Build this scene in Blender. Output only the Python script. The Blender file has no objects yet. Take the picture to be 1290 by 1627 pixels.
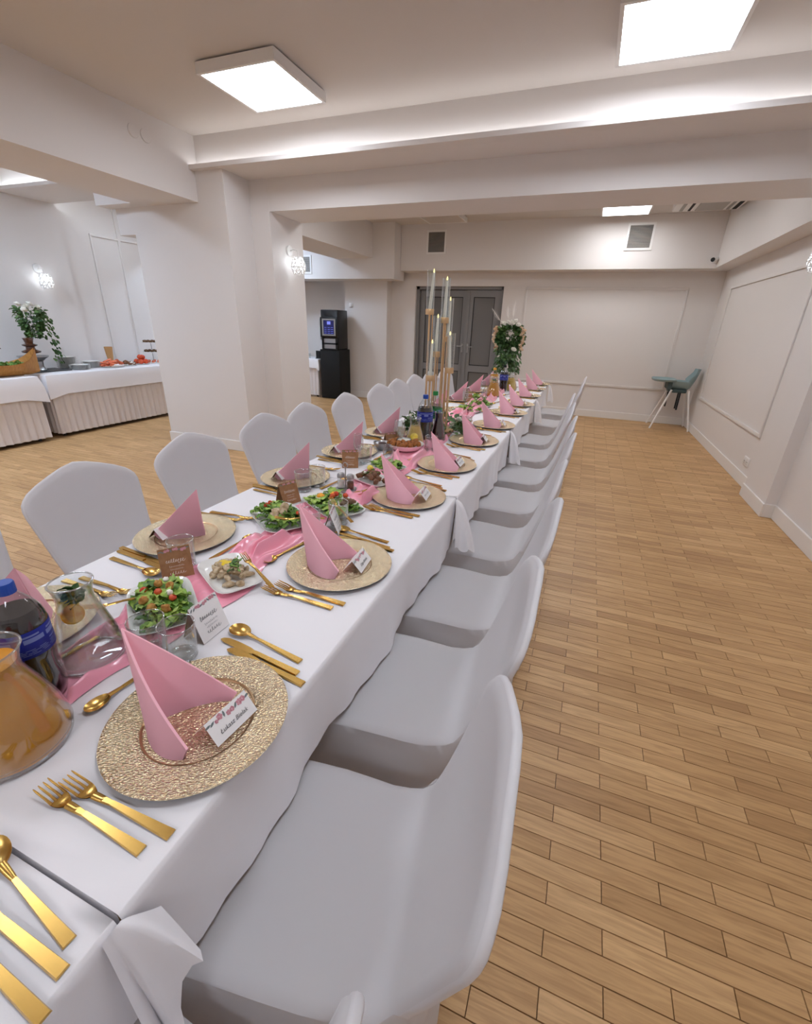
import bpy, bmesh, math, random
from mathutils import Matrix, Vector, noise
C = bpy.context.scene.collection
PI = math.pi
rnd = random.Random(7)

# ------------------------------------------------------------------ camera, world, exposure
cam = bpy.data.objects.new('camera', bpy.data.cameras.new('camera'))
C.objects.link(cam)
_r0, _r1, _r2 = (0.9308, 0.3644, 0.0302), (0.1696, -0.3572, -0.9185), (-0.3239, 0.86, -0.3942)
_m = Matrix(((_r0[0], -_r1[0], -_r2[0]), (_r0[1], -_r1[1], -_r2[1]), (_r0[2], -_r1[2], -_r2[2])))
cam.matrix_world = Matrix.Translation((0, 0, 1.47)) @ _m.to_4x4()
cam.data.sensor_fit = 'HORIZONTAL'; cam.data.sensor_width = 36.0
cam.data.lens = 699.3155 * 36.0 / 1290.0
cam.data.clip_start = 0.02
bpy.context.scene.camera = cam
world = bpy.data.worlds.new('world'); bpy.context.scene.world = world
world.use_nodes = True
world.node_tree.nodes['Background'].inputs[0].default_value = (0.9, 0.93, 1, 1)
world.node_tree.nodes['Background'].inputs[1].default_value = 0.05
vs = bpy.context.scene.view_settings
vs.view_transform = 'Standard'; vs.look = 'None'; vs.gamma = 1.0; vs.use_curve_mapping = False
vs.exposure = 0.0
PANEL_WARM, PANEL_COOL = 18.0, 38.0      # radiance of the ceiling panels
STRIP = 13.0                            # radiance of the cove strips
BULB = 52.0
cy = bpy.context.scene.cycles
cy.max_bounces = 10; cy.diffuse_bounces = 5; cy.glossy_bounces = 4; cy.transmission_bounces = 8
cy.transparent_max_bounces = 16; cy.sample_clamp_indirect = 4.0; cy.use_denoising = True
cy.caustics_reflective = False; cy.caustics_refractive = False

# ------------------------------------------------------------------ materials
def srgb(r, g, b):
    f = lambda c: (c / 255 / 12.92) if c / 255 <= 0.04045 else ((c / 255 + 0.055) / 1.055) ** 2.4
    return (f(r), f(g), f(b))

def mat(name, col, rough=0.6, metal=0.0, var=None, bump=None, emit=None, trans=0.0, ior=1.45, coat=0.0, sheen=0.0, sss=0.0, stretch=(1, 1, 1), spec=0.5):
    m = bpy.data.materials.new(name); m.use_nodes = True
    nt = m.node_tree; N = nt.nodes; L = nt.links; p = N['Principled BSDF']
    p.inputs['Base Color'].default_value = (*col, 1); p.inputs['Roughness'].default_value = rough
    p.inputs['Metallic'].default_value = metal; p.inputs['IOR'].default_value = ior
    p.inputs['Transmission Weight'].default_value = trans; p.inputs['Coat Weight'].default_value = coat
    p.inputs['Sheen Weight'].default_value = sheen; p.inputs['Specular IOR Level'].default_value = spec
    if sss:
        p.inputs['Subsurface Weight'].default_value = sss; p.inputs['Subsurface Radius'].default_value = (.01, .006, .004)
    if emit:
        p.inputs['Emission Color'].default_value = (*emit[0], 1); p.inputs['Emission Strength'].default_value = emit[1]
    tc = mp = None
    if var or bump:
        tc = N.new('ShaderNodeTexCoord'); mp = N.new('ShaderNodeMapping'); mp.inputs['Scale'].default_value = stretch
        L.new(tc.outputs['Object'], mp.inputs[0])
    if var:                                   # var = (scale, second colour)
        nz = N.new('ShaderNodeTexNoise'); nz.inputs['Scale'].default_value = var[0]; nz.inputs['Detail'].default_value = 4
        rp = N.new('ShaderNodeValToRGB'); rp.color_ramp.elements[0].position = .35; rp.color_ramp.elements[1].position = .65
        rp.color_ramp.elements[0].color = (*col, 1); rp.color_ramp.elements[1].color = (*var[1], 1)
        L.new(mp.outputs[0], nz.inputs['Vector']); L.new(nz.outputs['Fac'], rp.inputs[0]); L.new(rp.outputs[0], p.inputs['Base Color'])
    if bump:                                  # bump = (scale, strength, distance)
        nb = N.new('ShaderNodeTexNoise'); nb.inputs['Scale'].default_value = bump[0]; nb.inputs['Detail'].default_value = 5
        bp = N.new('ShaderNodeBump'); bp.inputs['Strength'].default_value = bump[1]; bp.inputs['Distance'].default_value = bump[2]
        L.new(mp.outputs[0], nb.inputs['Vector']); L.new(nb.outputs['Fac'], bp.inputs['Height']); L.new(bp.outputs[0], p.inputs['Normal'])
    return m

def thin_glass(name, tint=(1, 1, 1), refl=0.9, bias=.06):
    m = bpy.data.materials.new(name); m.use_nodes = True
    nt = m.node_tree; N = nt.nodes; L = nt.links; N.remove(N['Principled BSDF'])
    tr = N.new('ShaderNodeBsdfTransparent'); tr.inputs[0].default_value = (*tint, 1)
    gl = N.new('ShaderNodeBsdfGlossy'); gl.inputs['Roughness'].default_value = .02; gl.inputs[0].default_value = (refl, refl, refl, 1)
    lf = N.new('ShaderNodeLayerWeight'); lf.inputs['Blend'].default_value = .5
    pw = N.new('ShaderNodeMath'); pw.operation = 'POWER'; pw.inputs[1].default_value = 2.6
    lw = N.new('ShaderNodeMath'); lw.operation = 'MULTIPLY_ADD'; lw.inputs[1].default_value = .85; lw.inputs[2].default_value = bias
    L.new(lf.outputs['Facing'], pw.inputs[0]); L.new(pw.outputs[0], lw.inputs[0])
    mx = N.new('ShaderNodeMixShader')
    L.new(lw.outputs[0], mx.inputs[0]); L.new(tr.outputs[0], mx.inputs[1]); L.new(gl.outputs[0], mx.inputs[2])
    L.new(mx.outputs[0], N['Material Output'].inputs[0])
    return m

def emat(name, col, s):
    m = bpy.data.materials.new(name); m.use_nodes = True
    N = m.node_tree.nodes; N.remove(N['Principled BSDF']); e = N.new('ShaderNodeEmission')
    e.inputs[0].default_value = (*col, 1); e.inputs[1].default_value = s
    m.node_tree.links.new(e.outputs[0], N['Material Output'].inputs[0])
    return m

def wood_floor(name):
    m = bpy.data.materials.new(name); m.use_nodes = True
    nt = m.node_tree; N = nt.nodes; L = nt.links; p = N['Principled BSDF']
    geo = N.new('ShaderNodeNewGeometry'); sep = N.new('ShaderNodeSeparateXYZ'); L.new(geo.outputs['Position'], sep.inputs[0])
    def math_(op, a, b=None, c=None):
        n = N.new('ShaderNodeMath'); n.operation = op
        for i, v in enumerate((a, b, c)):
            if v is None: continue
            if isinstance(v, (int, float)): n.inputs[i].default_value = v
            else: L.new(v, n.inputs[i])
        return n.outputs[0]
    row = math_('FLOOR', math_('DIVIDE', math_('SUBTRACT', sep.outputs['Y'], FY0), FW))
    odd = math_('MODULO', math_('ADD', row, 1000), 2)
    xs = math_('SUBTRACT', sep.outputs['X'], math_('ADD', 0.295, math_('MULTIPLY', odd, -0.145)))
    col = math_('FLOOR', math_('DIVIDE', xs, FL))
    cb = N.new('ShaderNodeCombineXYZ'); L.new(row, cb.inputs[0]); L.new(col, cb.inputs[1])
    wn = N.new('ShaderNodeTexWhiteNoise'); wn.noise_dimensions = '2D'; L.new(cb.outputs[0], wn.inputs['Vector'])
    # grain: stretched noise, shifted per plank
    off = N.new('ShaderNodeVectorMath'); off.operation = 'MULTIPLY_ADD'
    L.new(geo.outputs['Position'], off.inputs[0]); off.inputs[1].default_value = (5, 70, 1)
    sc = N.new('ShaderNodeVectorMath'); sc.operation = 'SCALE'; L.new(wn.outputs['Color'], sc.inputs[0]); sc.inputs['Scale'].default_value = 37
    L.new(sc.outputs[0], off.inputs[2])
    nz = N.new('ShaderNodeTexNoise'); nz.inputs['Scale'].default_value = 1.0; nz.inputs['Detail'].default_value = 6; nz.inputs['Distortion'].default_value = 1.2
    L.new(off.outputs[0], nz.inputs['Vector'])
    r1 = N.new('ShaderNodeValToRGB'); e = r1.color_ramp.elements
    e[0].position = 0; e[0].color = (*srgb(184, 143, 97), 1); e[1].position = 1; e[1].color = (*srgb(216, 176, 126), 1)
    e2 = r1.color_ramp.elements.new(.2); e2.color = (*srgb(197, 156, 107), 1)
    e3 = r1.color_ramp.elements.new(.75); e3.color = (*srgb(206, 165, 115), 1)
    L.new(wn.outputs['Value'], r1.inputs[0])
    r2 = N.new('ShaderNodeValToRGB'); r2.color_ramp.elements[0].position = .3; r2.color_ramp.elements[0].color = (.62, .56, .5, 1)
    r2.color_ramp.elements[1].position = .62; r2.color_ramp.elements[1].color = (1, 1, 1, 1)
    L.new(nz.outputs['Fac'], r2.inputs[0])
    mx = N.new('ShaderNodeMix'); mx.data_type = 'RGBA'; mx.blend_type = 'MULTIPLY'; mx.inputs['Factor'].default_value = .7
    L.new(r1.outputs[0], mx.inputs['A']); L.new(r2.outputs[0], mx.inputs['B']); L.new(mx.outputs['Result'], p.inputs['Base Color'])
    p.inputs['Roughness'].default_value = .42; p.inputs['Specular IOR Level'].default_value = .35
    bp = N.new('ShaderNodeBump'); bp.inputs['Strength'].default_value = .12; bp.inputs['Distance'].default_value = .001
    L.new(nz.outputs['Fac'], bp.inputs['Height']); L.new(bp.outputs[0], p.inputs['Normal'])
    return m

def charger_mat(name):
    m = bpy.data.materials.new(name); m.use_nodes = True
    nt = m.node_tree; N = nt.nodes; L = nt.links; p = N['Principled BSDF']
    tc = N.new('ShaderNodeTexCoord')
    p.inputs['Metallic'].default_value = .95; p.inputs['Roughness'].default_value = .27
    v = N.new('ShaderNodeTexVoronoi'); v.feature = 'DISTANCE_TO_EDGE'; v.inputs['Scale'].default_value = 230
    mp = N.new('ShaderNodeMapping'); mp.inputs['Scale'].default_value = (1, .45, 1); mp.inputs['Rotation'].default_value = (0, 0, .5)
    nz = N.new('ShaderNodeTexNoise'); nz.inputs['Scale'].default_value = 300; nz.inputs['Detail'].default_value = 3
    L.new(tc.outputs['Object'], mp.inputs[0]); L.new(mp.outputs[0], v.inputs['Vector']); L.new(tc.outputs['Object'], nz.inputs['Vector'])
    ad = N.new('ShaderNodeMath'); ad.operation = 'ADD'
    ml = N.new('ShaderNodeMath'); ml.operation = 'MULTIPLY'; ml.inputs[1].default_value = 2.2
    L.new(v.outputs['Distance'], ml.inputs[0]); L.new(ml.outputs[0], ad.inputs[0]); L.new(nz.outputs['Fac'], ad.inputs[1])
    bp = N.new('ShaderNodeBump'); bp.inputs['Strength'].default_value = 1.0; bp.inputs['Distance'].default_value = .0024
    L.new(ad.outputs[0], bp.inputs['Height']); L.new(bp.outputs[0], p.inputs['Normal'])
    rp = N.new('ShaderNodeValToRGB'); rp.color_ramp.elements[0].position = .35; rp.color_ramp.elements[0].color = (*srgb(232, 208, 166), 1)
    rp.color_ramp.elements[1].position = .7; rp.color_ramp.elements[1].color = (*srgb(255, 244, 214), 1)
    L.new(nz.outputs['Fac'], rp.inputs[0]); L.new(rp.outputs[0], p.inputs['Base Color'])
    return m

FW, FL, FY0 = 0.0595, 0.30, 0.744
M = {}
M['wall'] = mat('wall paint', srgb(226, 221, 218), .75, bump=(60, .03, .001))
M['ceil'] = mat('ceiling paint', srgb(214, 208, 203), .8)
M['base'] = mat('white baseboard', srgb(232, 228, 224), .5)
M['coolwall'] = M['wall']
M['floor'] = wood_floor('oak parquet')
M['gap'] = mat('dark joint', srgb(104, 76, 48), .9)
M['cloth'] = mat('white table linen', srgb(238, 235, 237), .85, sheen=.1, bump=(600, .15, .0006))
M['skirt'] = mat('white pleated linen', srgb(228, 222, 222), .85)
M['chair'] = mat('white spandex', srgb(222, 221, 224), .55, sheen=.2, bump=(350, .05, .0006))
M['chairrim'] = mat('white spandex seam', srgb(232, 231, 234), .55)
M['dark'] = mat('dark metal', srgb(40, 40, 42), .5)
M['wood_dark'] = mat('table board', srgb(110, 85, 60), .6)
M['gold'] = mat('brushed gold', srgb(214, 174, 98), .27, 1.0, bump=(90, .06, .0005), stretch=(1, 8, 1))
M['rod'] = mat('satin gold rod', srgb(222, 188, 146), .35, .85)
M['charger'] = charger_mat('embossed champagne gold')
M['silver'] = mat('silver underside', srgb(150, 150, 155), .35, .9)
M['reflectionring'] = mat('painted reflection ring', srgb(205, 168, 128), .3, .9)  # reddish reflection on the charger, put into a colour of its own
M['pink'] = mat('pink paper napkin', srgb(255, 193, 205), .8, bump=(400, .08, .0005))
M['satin'] = mat('pink satin', srgb(246, 160, 180), .26, sheen=.3, coat=.3, spec=.7)
M['card'] = mat('white card', srgb(244, 240, 238), .7)
M['kraft'] = mat('kraft card', srgb(160, 118, 82), .8, var=(60, srgb(146, 104, 70)))
M['cardback'] = mat('card inside', srgb(150, 116, 70), .8)
M['ink'] = mat('ink', srgb(70, 66, 72), .7)
M['whiteink'] = mat('white ink', srgb(238, 226, 214), .7)
M['rose'] = mat('printed rose', srgb(222, 168, 176), .7, var=(300, srgb(190, 120, 132)))
M['greyleaf'] = mat('printed grey leaf', srgb(120, 128, 128), .7)
M['glass'] = thin_glass('clear glass', (.95, .965, .965))
M['glassrim'] = thin_glass('glass rim', (.80, .83, .83), 1.0, .30)
M['pet'] = thin_glass('clear plastic', (.93, .95, .96))
M['china'] = mat('white china', srgb(242, 241, 238), .15, coat=.4)
M['lettuce'] = mat('lettuce', srgb(120, 160, 56), .45, var=(45, srgb(176, 200, 98)), sss=.0)
M['darkleaf'] = mat('dark salad leaf', srgb(46, 84, 34), .45, var=(60, srgb(84, 122, 50)))
M['midleaf'] = mat('green salad leaf', srgb(82, 124, 44), .45, var=(60, srgb(120, 156, 70)))
M['tomato'] = mat('tomato', srgb(190, 52, 34), .25, var=(70, srgb(214, 92, 50)))
M['crouton'] = mat('toasted bread', srgb(206, 160, 88), .8, var=(80, srgb(160, 104, 46)))
M['chicken'] = mat('creamy sauce', srgb(208, 188, 158), .45, var=(60, srgb(172, 144, 108)), bump=(90, .5, .003))
M['lemon'] = mat('lemon', srgb(238, 204, 40), .35, var=(40, srgb(246, 222, 110)))
M['orange'] = mat('orange slice', srgb(232, 150, 40), .35, var=(60, srgb(246, 190, 90)))
M['eggwhite'] = mat('egg white', srgb(244, 240, 230), .35)
M['yolk'] = mat('yolk cream', srgb(244, 180, 40), .45, var=(70, srgb(230, 130, 30)))
M['olive'] = mat('dark olive spread', srgb(96, 70, 48), .5, var=(80, srgb(130, 96, 70)))
M['meat'] = mat('roast meat', srgb(92, 54, 34), .45, var=(60, srgb(132, 86, 52)), bump=(120, .6, .003))
M['nugget'] = mat('fried crust', srgb(176, 112, 52), .7, var=(90, srgb(130, 74, 30)), bump=(160, .8, .003))
M['juice'] = mat('orange juice', srgb(218, 146, 38), .2, coat=.4)
M['darkjuice'] = mat('dark cherry juice', srgb(54, 12, 16), .1, coat=.6)
M['lemonade'] = mat('lemonade', srgb(238, 200, 110), .15, coat=.5, var=(20, srgb(220, 170, 60)))
M['cola'] = mat('cola', srgb(16, 8, 8), .08, coat=.7)
M['water'] = thin_glass('water', (.965, .975, .97))
M['bluelabel'] = mat('blue label', srgb(26, 44, 150), .35, var=(9, srgb(16, 30, 116)))
M['labelprint'] = mat('label print', srgb(118, 132, 190), .4)
M['bluecap'] = mat('blue cap', srgb(26, 70, 160), .4)
M['greencap'] = mat('green cap', srgb(30, 130, 60), .4)
M['greenlabel'] = mat('green label', srgb(30, 120, 70), .4, var=(40, srgb(60, 150, 70)))
M['candle'] = mat('ivory candle', srgb(240, 234, 220), .5, emit=(srgb(240, 234, 220), .08))
M['flame'] = emat('led flame', (1.0, .82, .35), 2.0)
M['leaf'] = mat('foliage green', srgb(48, 82, 40), .5, var=(9, srgb(92, 124, 66)))
M['leaf2'] = mat('eucalyptus green', srgb(66, 96, 62), .55, var=(9, srgb(108, 132, 92)))
M['petal'] = mat('white petals', srgb(246, 242, 232), .6)
M['peach'] = mat('peach blossom', srgb(244, 222, 194), .65, var=(70, srgb(232, 196, 156)))
M['stem'] = mat('stem', srgb(70, 86, 46), .6)
M['plume'] = mat('white plume', srgb(236, 230, 224), .8)
M['door'] = mat('grey door paint', srgb(132, 131, 132), .45)
M['doorglass'] = mat('smoked door glass', srgb(112, 111, 110), .15, coat=.4)
M['seal'] = mat('black seal', srgb(28, 28, 30), .6)
M['black'] = mat('black plastic', srgb(14, 14, 16), .25)
M['blackcloth'] = mat('matt black', srgb(9, 9, 10), .7)
M['screen'] = mat('vending screen', srgb(10, 12, 40), .2, emit=((.08, .08, .6), .12))
M['screenlit'] = emat('lit screen glyphs', (.25, .3, 1.0), 1.0)
M['steel'] = mat('steel', srgb(176, 176, 178), .3, .9)
M['greyplastic'] = mat('grey plastic', srgb(150, 148, 144), .45)
M['white_plastic'] = mat('white plastic', srgb(236, 234, 232), .4)
M['teal'] = mat('grey teal plastic', srgb(146, 168, 170), .45)
M['darkteal'] = mat('dark seat underside', srgb(66, 82, 82), .6)
M['strap'] = mat('black strap', srgb(24, 24, 28), .7)
M['slat'] = mat('vent slat', srgb(165, 160, 155), .5)
M['ventdark'] = mat('vent dark', srgb(30, 28, 27), .8)
M['panelwarm'] = emat('lamp diffuser', (.90, .96, 1.06), PANEL_WARM)
M['panelcool'] = emat('lamp diffuser cool', (.70, .87, 1.10), PANEL_COOL)
M['panelfill'] = emat('added fill diffuser', (.78, .9, 1.06), PANEL_COOL * .30)  # for the added fill lamp, weaker than the other cool ones
M['panelfar'] = emat('lamp diffuser far room', (.95, .97, 1.0), PANEL_WARM * .95)
M['strip'] = emat('led strip', (.98, .98, 1.0), STRIP)
M['stripcool'] = emat('led strip cool', (.85, .93, 1.0), STRIP * 3)
M['bulb'] = emat('lamp bulb', (.84, .92, 1.0), BULB)
M['paneloff'] = mat('unlit diffuser', srgb(205, 196, 188), .4)
M['choc'] = mat('chocolate', srgb(88, 52, 32), .25, coat=.4)
M['boat'] = mat('boat wood', srgb(196, 142, 70), .5, var=(20, srgb(170, 116, 52)), stretch=(1, 8, 1))
M['mast'] = mat('mast wood', srgb(110, 70, 46), .6)
M['salmon'] = mat('salmon', srgb(222, 98, 66), .35, var=(40, srgb(236, 140, 100)))
M['bread'] = mat('bread', srgb(190, 146, 96), .8)
M['pastry'] = mat('pastry', srgb(120, 88, 56), .7, var=(60, srgb(70, 48, 30)))
M['slate'] = mat('slate board', srgb(70, 70, 72), .6)

for key in ('chair', 'chairrim'):
    nt = M[key].node_tree; tl = nt.nodes.new('ShaderNodeBsdfTranslucent'); tl.inputs[0].default_value = (*srgb(240, 236, 235), 1); mx = nt.nodes.new('ShaderNodeMixShader'); mx.inputs[0].default_value = .32
    nt.links.new(nt.nodes['Principled BSDF'].outputs[0], mx.inputs[1]); nt.links.new(tl.outputs[0], mx.inputs[2]); nt.links.new(mx.outputs[0], nt.nodes['Material Output'].inputs[0])

# ------------------------------------------------------------------ mesh helpers
def tag(o, label=None, cat=None, group=None, kind=None):
    if label: o['label'] = label
    if cat: o['category'] = cat
    if group: o['group'] = group
    if kind: o['kind'] = kind
    return o

def obj(name, bm, m, parent=None, smooth=35, label=None):
    me = bpy.data.meshes.new(name)
    bmesh.ops.recalc_face_normals(bm, faces=bm.faces)
    bm.to_mesh(me); bm.free()
    for x in (m if isinstance(m, (list, tuple)) else [m]): me.materials.append(x)
    if smooth:
        me.shade_smooth()
        if smooth < 180: me.set_sharp_from_angle(angle=math.radians(smooth))
    o = bpy.data.objects.new(name, me); C.objects.link(o)
    if parent: o.parent = parent
    if label: o['label'] = label
    return o

def thing(name, label, cat, loc=(0, 0, 0), rz=0, group=None):
    o = bpy.data.objects.new(name, None); C.objects.link(o)
    o.location = loc; o.rotation_euler = (0, 0, rz); o.empty_display_size = .05
    return tag(o, label, cat, group)

def dup(root, loc, rz, label, group=None):
    r = root.copy(); C.objects.link(r); r.location = loc; r.rotation_euler = (0, 0, rz)
    r['label'] = label
    if group: r['group'] = group
    for ch in list(root.children):
        c = ch.copy(); C.objects.link(c); c.parent = r
        for g in list(ch.children):
            d = g.copy(); C.objects.link(d); d.parent = c
    return r

def struct(name, bm, m, parent=None, smooth=0):
    o = obj(name, bm, m, parent, smooth)
    if not parent: o['kind'] = 'structure'
    return o

def box(bm, x0, x1, y0, y1, z0, z1, bev=0, seg=2):
    r = bmesh.ops.create_cube(bm, size=1)
    for v in r['verts']:
        v.co = Vector((x0 + (v.co.x + .5) * (x1 - x0), y0 + (v.co.y + .5) * (y1 - y0), z0 + (v.co.z + .5) * (z1 - z0)))
    if bev:
        es = {e for v in r['verts'] for e in v.link_edges}
        bmesh.ops.bevel(bm, geom=list(es), offset=bev, segments=seg, affect='EDGES', profile=.5)
    return bm

def nb(): return bmesh.new()

def grid(bm, rows, cols, fn, closed=False, mi=0):
    """fn(i, j) -> point; faces between rows and columns"""
    V = [[bm.verts.new(fn(i, j)) for j in range(cols)] for i in range(rows)]
    for i in range(rows - 1):
        for j in range(cols if closed else cols - 1):
            f = bm.faces.new((V[i][j], V[i][(j + 1) % cols], V[i + 1][(j + 1) % cols], V[i + 1][j]))
            f.material_index = mi
    return V

def lathe(bm, prof, seg=32, c=(0, 0), cap0=False, cap1=False, mi=0):
    V = grid(bm, len(prof), seg, lambda i, j: (c[0] + prof[i][0] * math.cos(2 * PI * j / seg), c[1] + prof[i][0] * math.sin(2 * PI * j / seg), prof[i][1]), True, mi)
    if cap0: bm.faces.new(list(reversed(V[0]))).material_index = mi
    if cap1: bm.faces.new(V[-1]).material_index = mi
    return V

def tube(bm, pts, r, seg=8, caps=True):
    pts = [Vector(p) for p in pts]; V = []
    rr = r if isinstance(r, (list, tuple)) else [r] * len(pts)
    up = None
    for i, p in enumerate(pts):
        d = (pts[min(i + 1, len(pts) - 1)] - pts[max(i - 1, 0)]).normalized()
        if up is None or abs(up.dot(d)) > .95: up = Vector((0, 0, 1)) if abs(d.z) < .9 else Vector((1, 0, 0))
        a = d.cross(up).normalized(); b = a.cross(d).normalized(); up = b
        V.append([bm.verts.new(p + rr[i] * (math.cos(2 * PI * k / seg) * a + math.sin(2 * PI * k / seg) * b)) for k in range(seg)])
    for i in range(len(pts) - 1):
        for k in range(seg):
            bm.faces.new((V[i][k], V[i][(k + 1) % seg], V[i + 1][(k + 1) % seg], V[i + 1][k]))
    if caps: bm.faces.new(V[0]); bm.faces.new(V[-1])
    return bm

def ellipsoid(bm, c, r, u=12, v=8, bumpy=0, seed=0):
    q = bmesh.ops.create_uvsphere(bm, u_segments=u, v_segments=v, radius=1)
    for w in q['verts']:
        k = 1 + (bumpy * noise.noise(w.co * 2.2 + Vector((seed, seed * .7, 0))) if bumpy else 0)
        w.co = Vector((c[0] + w.co.x * r[0] * k, c[1] + w.co.y * r[1] * k, c[2] + w.co.z * r[2] * k))
    return q['verts']

def prism(bm, pts, z0, z1):
    a = [bm.verts.new((x, y, z0)) for x, y in pts]; b = [bm.verts.new((x, y, z1)) for x, y in pts]
    n = len(pts); bm.faces.new(list(reversed(a))); bm.faces.new(b)
    for i in range(n): bm.faces.new((a[i], a[(i + 1) % n], b[(i + 1) % n], b[i]))

def leafmesh(name, L, W, m, ruffle=.0, curl=.3, n=5, w=5, seed=0):
    bm = nb()
    def f(i, j):
        u = i / (n - 1); s = -1 + 2 * j / (w - 1)
        hw = W * .5 * (math.sin(PI * min(1, (u * .93 + .07))) ** .6)
        z = -curl * L * (u - .4) ** 2 + abs(s) * W * .12 + ruffle * math.sin(u * 17 + s * 9 + seed) * abs(s)
        return (u * L, s * hw + ruffle * .6 * math.sin(u * 23 + seed), z)
    grid(bm, n, w, f)
    me = bpy.data.meshes.new(name); bm.to_mesh(me); bm.free(); me.materials.append(m); me.shade_smooth()
    return me

def place(name, me, parent, loc, rot, scale=1):
    o = bpy.data.objects.new(name, me); C.objects.link(o); o.parent = parent
    o.location = loc; o.rotation_euler = rot; o.scale = (scale,) * 3
    return o

# ------------------------------------------------------------------ the room
XR, YF, XL, YB, HC = 1.742, 8.77, -6.85, -3.2, 3.041
fl = struct('floor', box(nb(), XL - .1, XR + .1, YB - .1, YF + .25, -.12, -.005), M['gap'])
pm = nb(); box(pm, -FL / 2 + .0006, FL / 2 - .0006, -FW / 2 + .0006, FW / 2 - .0006, -.008, 0)
for v in pm.verts:
    if v.co.z > -.001: v.co.x *= 1 - .0008 / FL * 2; v.co.y *= 1 - .0008 / FW * 2
bmesh.ops.delete(pm, geom=[f for f in pm.faces if f.normal.z < -.9], context='FACES_ONLY')
plank_me = bpy.data.meshes.new('plank'); pm.to_mesh(plank_me); pm.free(); plank_me.materials.append(M['floor'])

def project(p):
    d = Vector(p) - Vector((0, 0, 1.47))
    x, y, z = (sum(a * b for a, b in zip(r, d)) for r in (_r0, _r1, _r2))
    return (645 + 699.3 * x / z, 813.5 + 699.3 * y / z, z) if z > .05 else (-9e9, 0, z)

near, rest = [], []
for r in range(-68, 142):
    y = FY0 + (r + .5) * FW
    if not YB < y < YF + .2: continue
    x0 = .295 - (.145 if r % 2 else 0)
    for c in range(-25, 6):
        xa, xb = x0 + c * FL, x0 + (c + 1) * FL
        if xb < XL or xa > XR: continue
        px, py, z = project(((xa + xb) / 2, y, 0))
        if xb < XR and -30 < px < 1320 and 0 < py < 1650 and xa > -.22: near.append((z, (xa + xb) / 2, y))
        else: rest.append((xa, xb, y))
near.sort()
for z, x, y in near[298:]: rest.append((x - FL / 2, x + FL / 2, y))
for z, x, y in near[:298]:
    o = bpy.data.objects.new('plank', plank_me); C.objects.link(o); o.parent = fl; o.location = (x, y, 0)
vs_, fs_ = [], []
for xa, xb, y in rest:
    xa, xb = max(xa, XL) + .0006, min(xb, XR) - .0006
    i = len(vs_); h = FW / 2 - .0006; t = .0008
    vs_ += [(xa, y - h, -.008), (xb, y - h, -.008), (xb, y + h, -.008), (xa, y + h, -.008), (xa + t, y - h + t, 0), (xb - t, y - h + t, 0), (xb - t, y + h - t, 0), (xa + t, y + h - t, 0)]
    fs_ += [(i + 4, i + 5, i + 6, i + 7), (i, i + 1, i + 5, i + 4), (i + 1, i + 2, i + 6, i + 5), (i + 2, i + 3, i + 7, i + 6), (i + 3, i, i + 4, i + 7)]
me = bpy.data.meshes.new('plank_field'); me.from_pydata(vs_, [], fs_); me.materials.append(M['floor'])
o = bpy.data.objects.new('plank_field', me); C.objects.link(o); o.parent = fl; o['kind'] = 'stuff'

struct('ceiling', box(nb(), XL - .15, XR + .15, YB - .15, YF + .3, HC, HC + .15), M['ceil'])
struct('wall_right', box(nb(), XR, XR + .15, YB - .15, YF + .3, -.1, HC), M['wall'])
struct('wall_left', box(nb(), XL - .15, XL, YB - .15, YF + .3, -.1, HC), M['coolwall'])
struct('wall_back', box(nb(), XL, XR, YB - .15, YB, -.1, HC), M['wall'])
DX0, DX1, DZ = -3.25, -1.585, 2.12
bm = nb()
box(bm, -3.75, DX0, YF, YF + .25, 0, HC); box(bm, DX1, XR, YF, YF + .25, 0, HC); box(bm, DX0, DX1, YF, YF + .25, DZ, HC)
struct('wall_far', bm, M['wall'])
struct('wall_far_left', box(nb(), XL, -4.6, 8.98, 9.05, 0, HC), M['coolwall'])
struct('pillar', box(nb(), -4.665, -3.75, 8.55, 9.05, 0, HC), M['wall'])
bm = nb(); box(bm, -4.76, -3.51, 4.09, 4.459, 0, 2.755); box(bm, -4.76, -3.28, 4.46, 5.04, 0, HC)
struct('pillar', bm, M['wall'])
struct('pillar', box(nb(), 1.655, XR + .02, 4.46, 5.04, 0, 2.476), M['wall'])
struct('pillar', box(nb(), XL - .02, -6.805, YB, 4.70, 0, HC), M['coolwall'])
struct('beam', box(nb(), -4.58, -3.84, YB, 4.2, 2.505, HC + .01), M['wall'])
struct('beam', box(nb(), -4.58, -3.84, 5.0, 8.12, 2.51, HC + .01), M['wall'])
struct('beam', box(nb(), -3.30, XR + .01, 4.463, 5.037, 2.476, HC + .01), M['wall'])
struct('beam', box(nb(), -3.415, XR + .01, 8.38, YF + .02, 2.335, HC + .01), M['wall'])
struct('beam', box(nb(), 1.505, XR + .01, 5.03, 8.40, 2.335, HC + .01), M['wall'])
struct('beam', box(nb(), XL, -3.42, 8.1, 8.56, 2.185, HC + .01), M['wall'])
struct('beam', box(nb(), -5.0, -4.75, 4.10, 5.04, 2.26, HC + .01), M['wall'])
struct('beam', box(nb(), XL, -4.57, 6.0, 6.2, 2.40, HC + .01), M['wall'])
struct('beam', box(nb(), -5.08, -4.57, 3.94, 4.11, 2.505, HC + .01), M['wall'])
bm = nb(); box(bm, -3.85, XR, 4.13, 4.47, 2.755, HC + .01); box(bm, -3.85, XR, 4.0285, 4.1295, 2.755, 2.772); box(bm, -3.85, XR, 4.02, 4.028, 2.755, 2.79)
struct('beam', bm, M['wall'])
bm = nb(); box(bm, XL, -5.07, 4.13, 4.58, 2.755, HC + .01)
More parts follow.
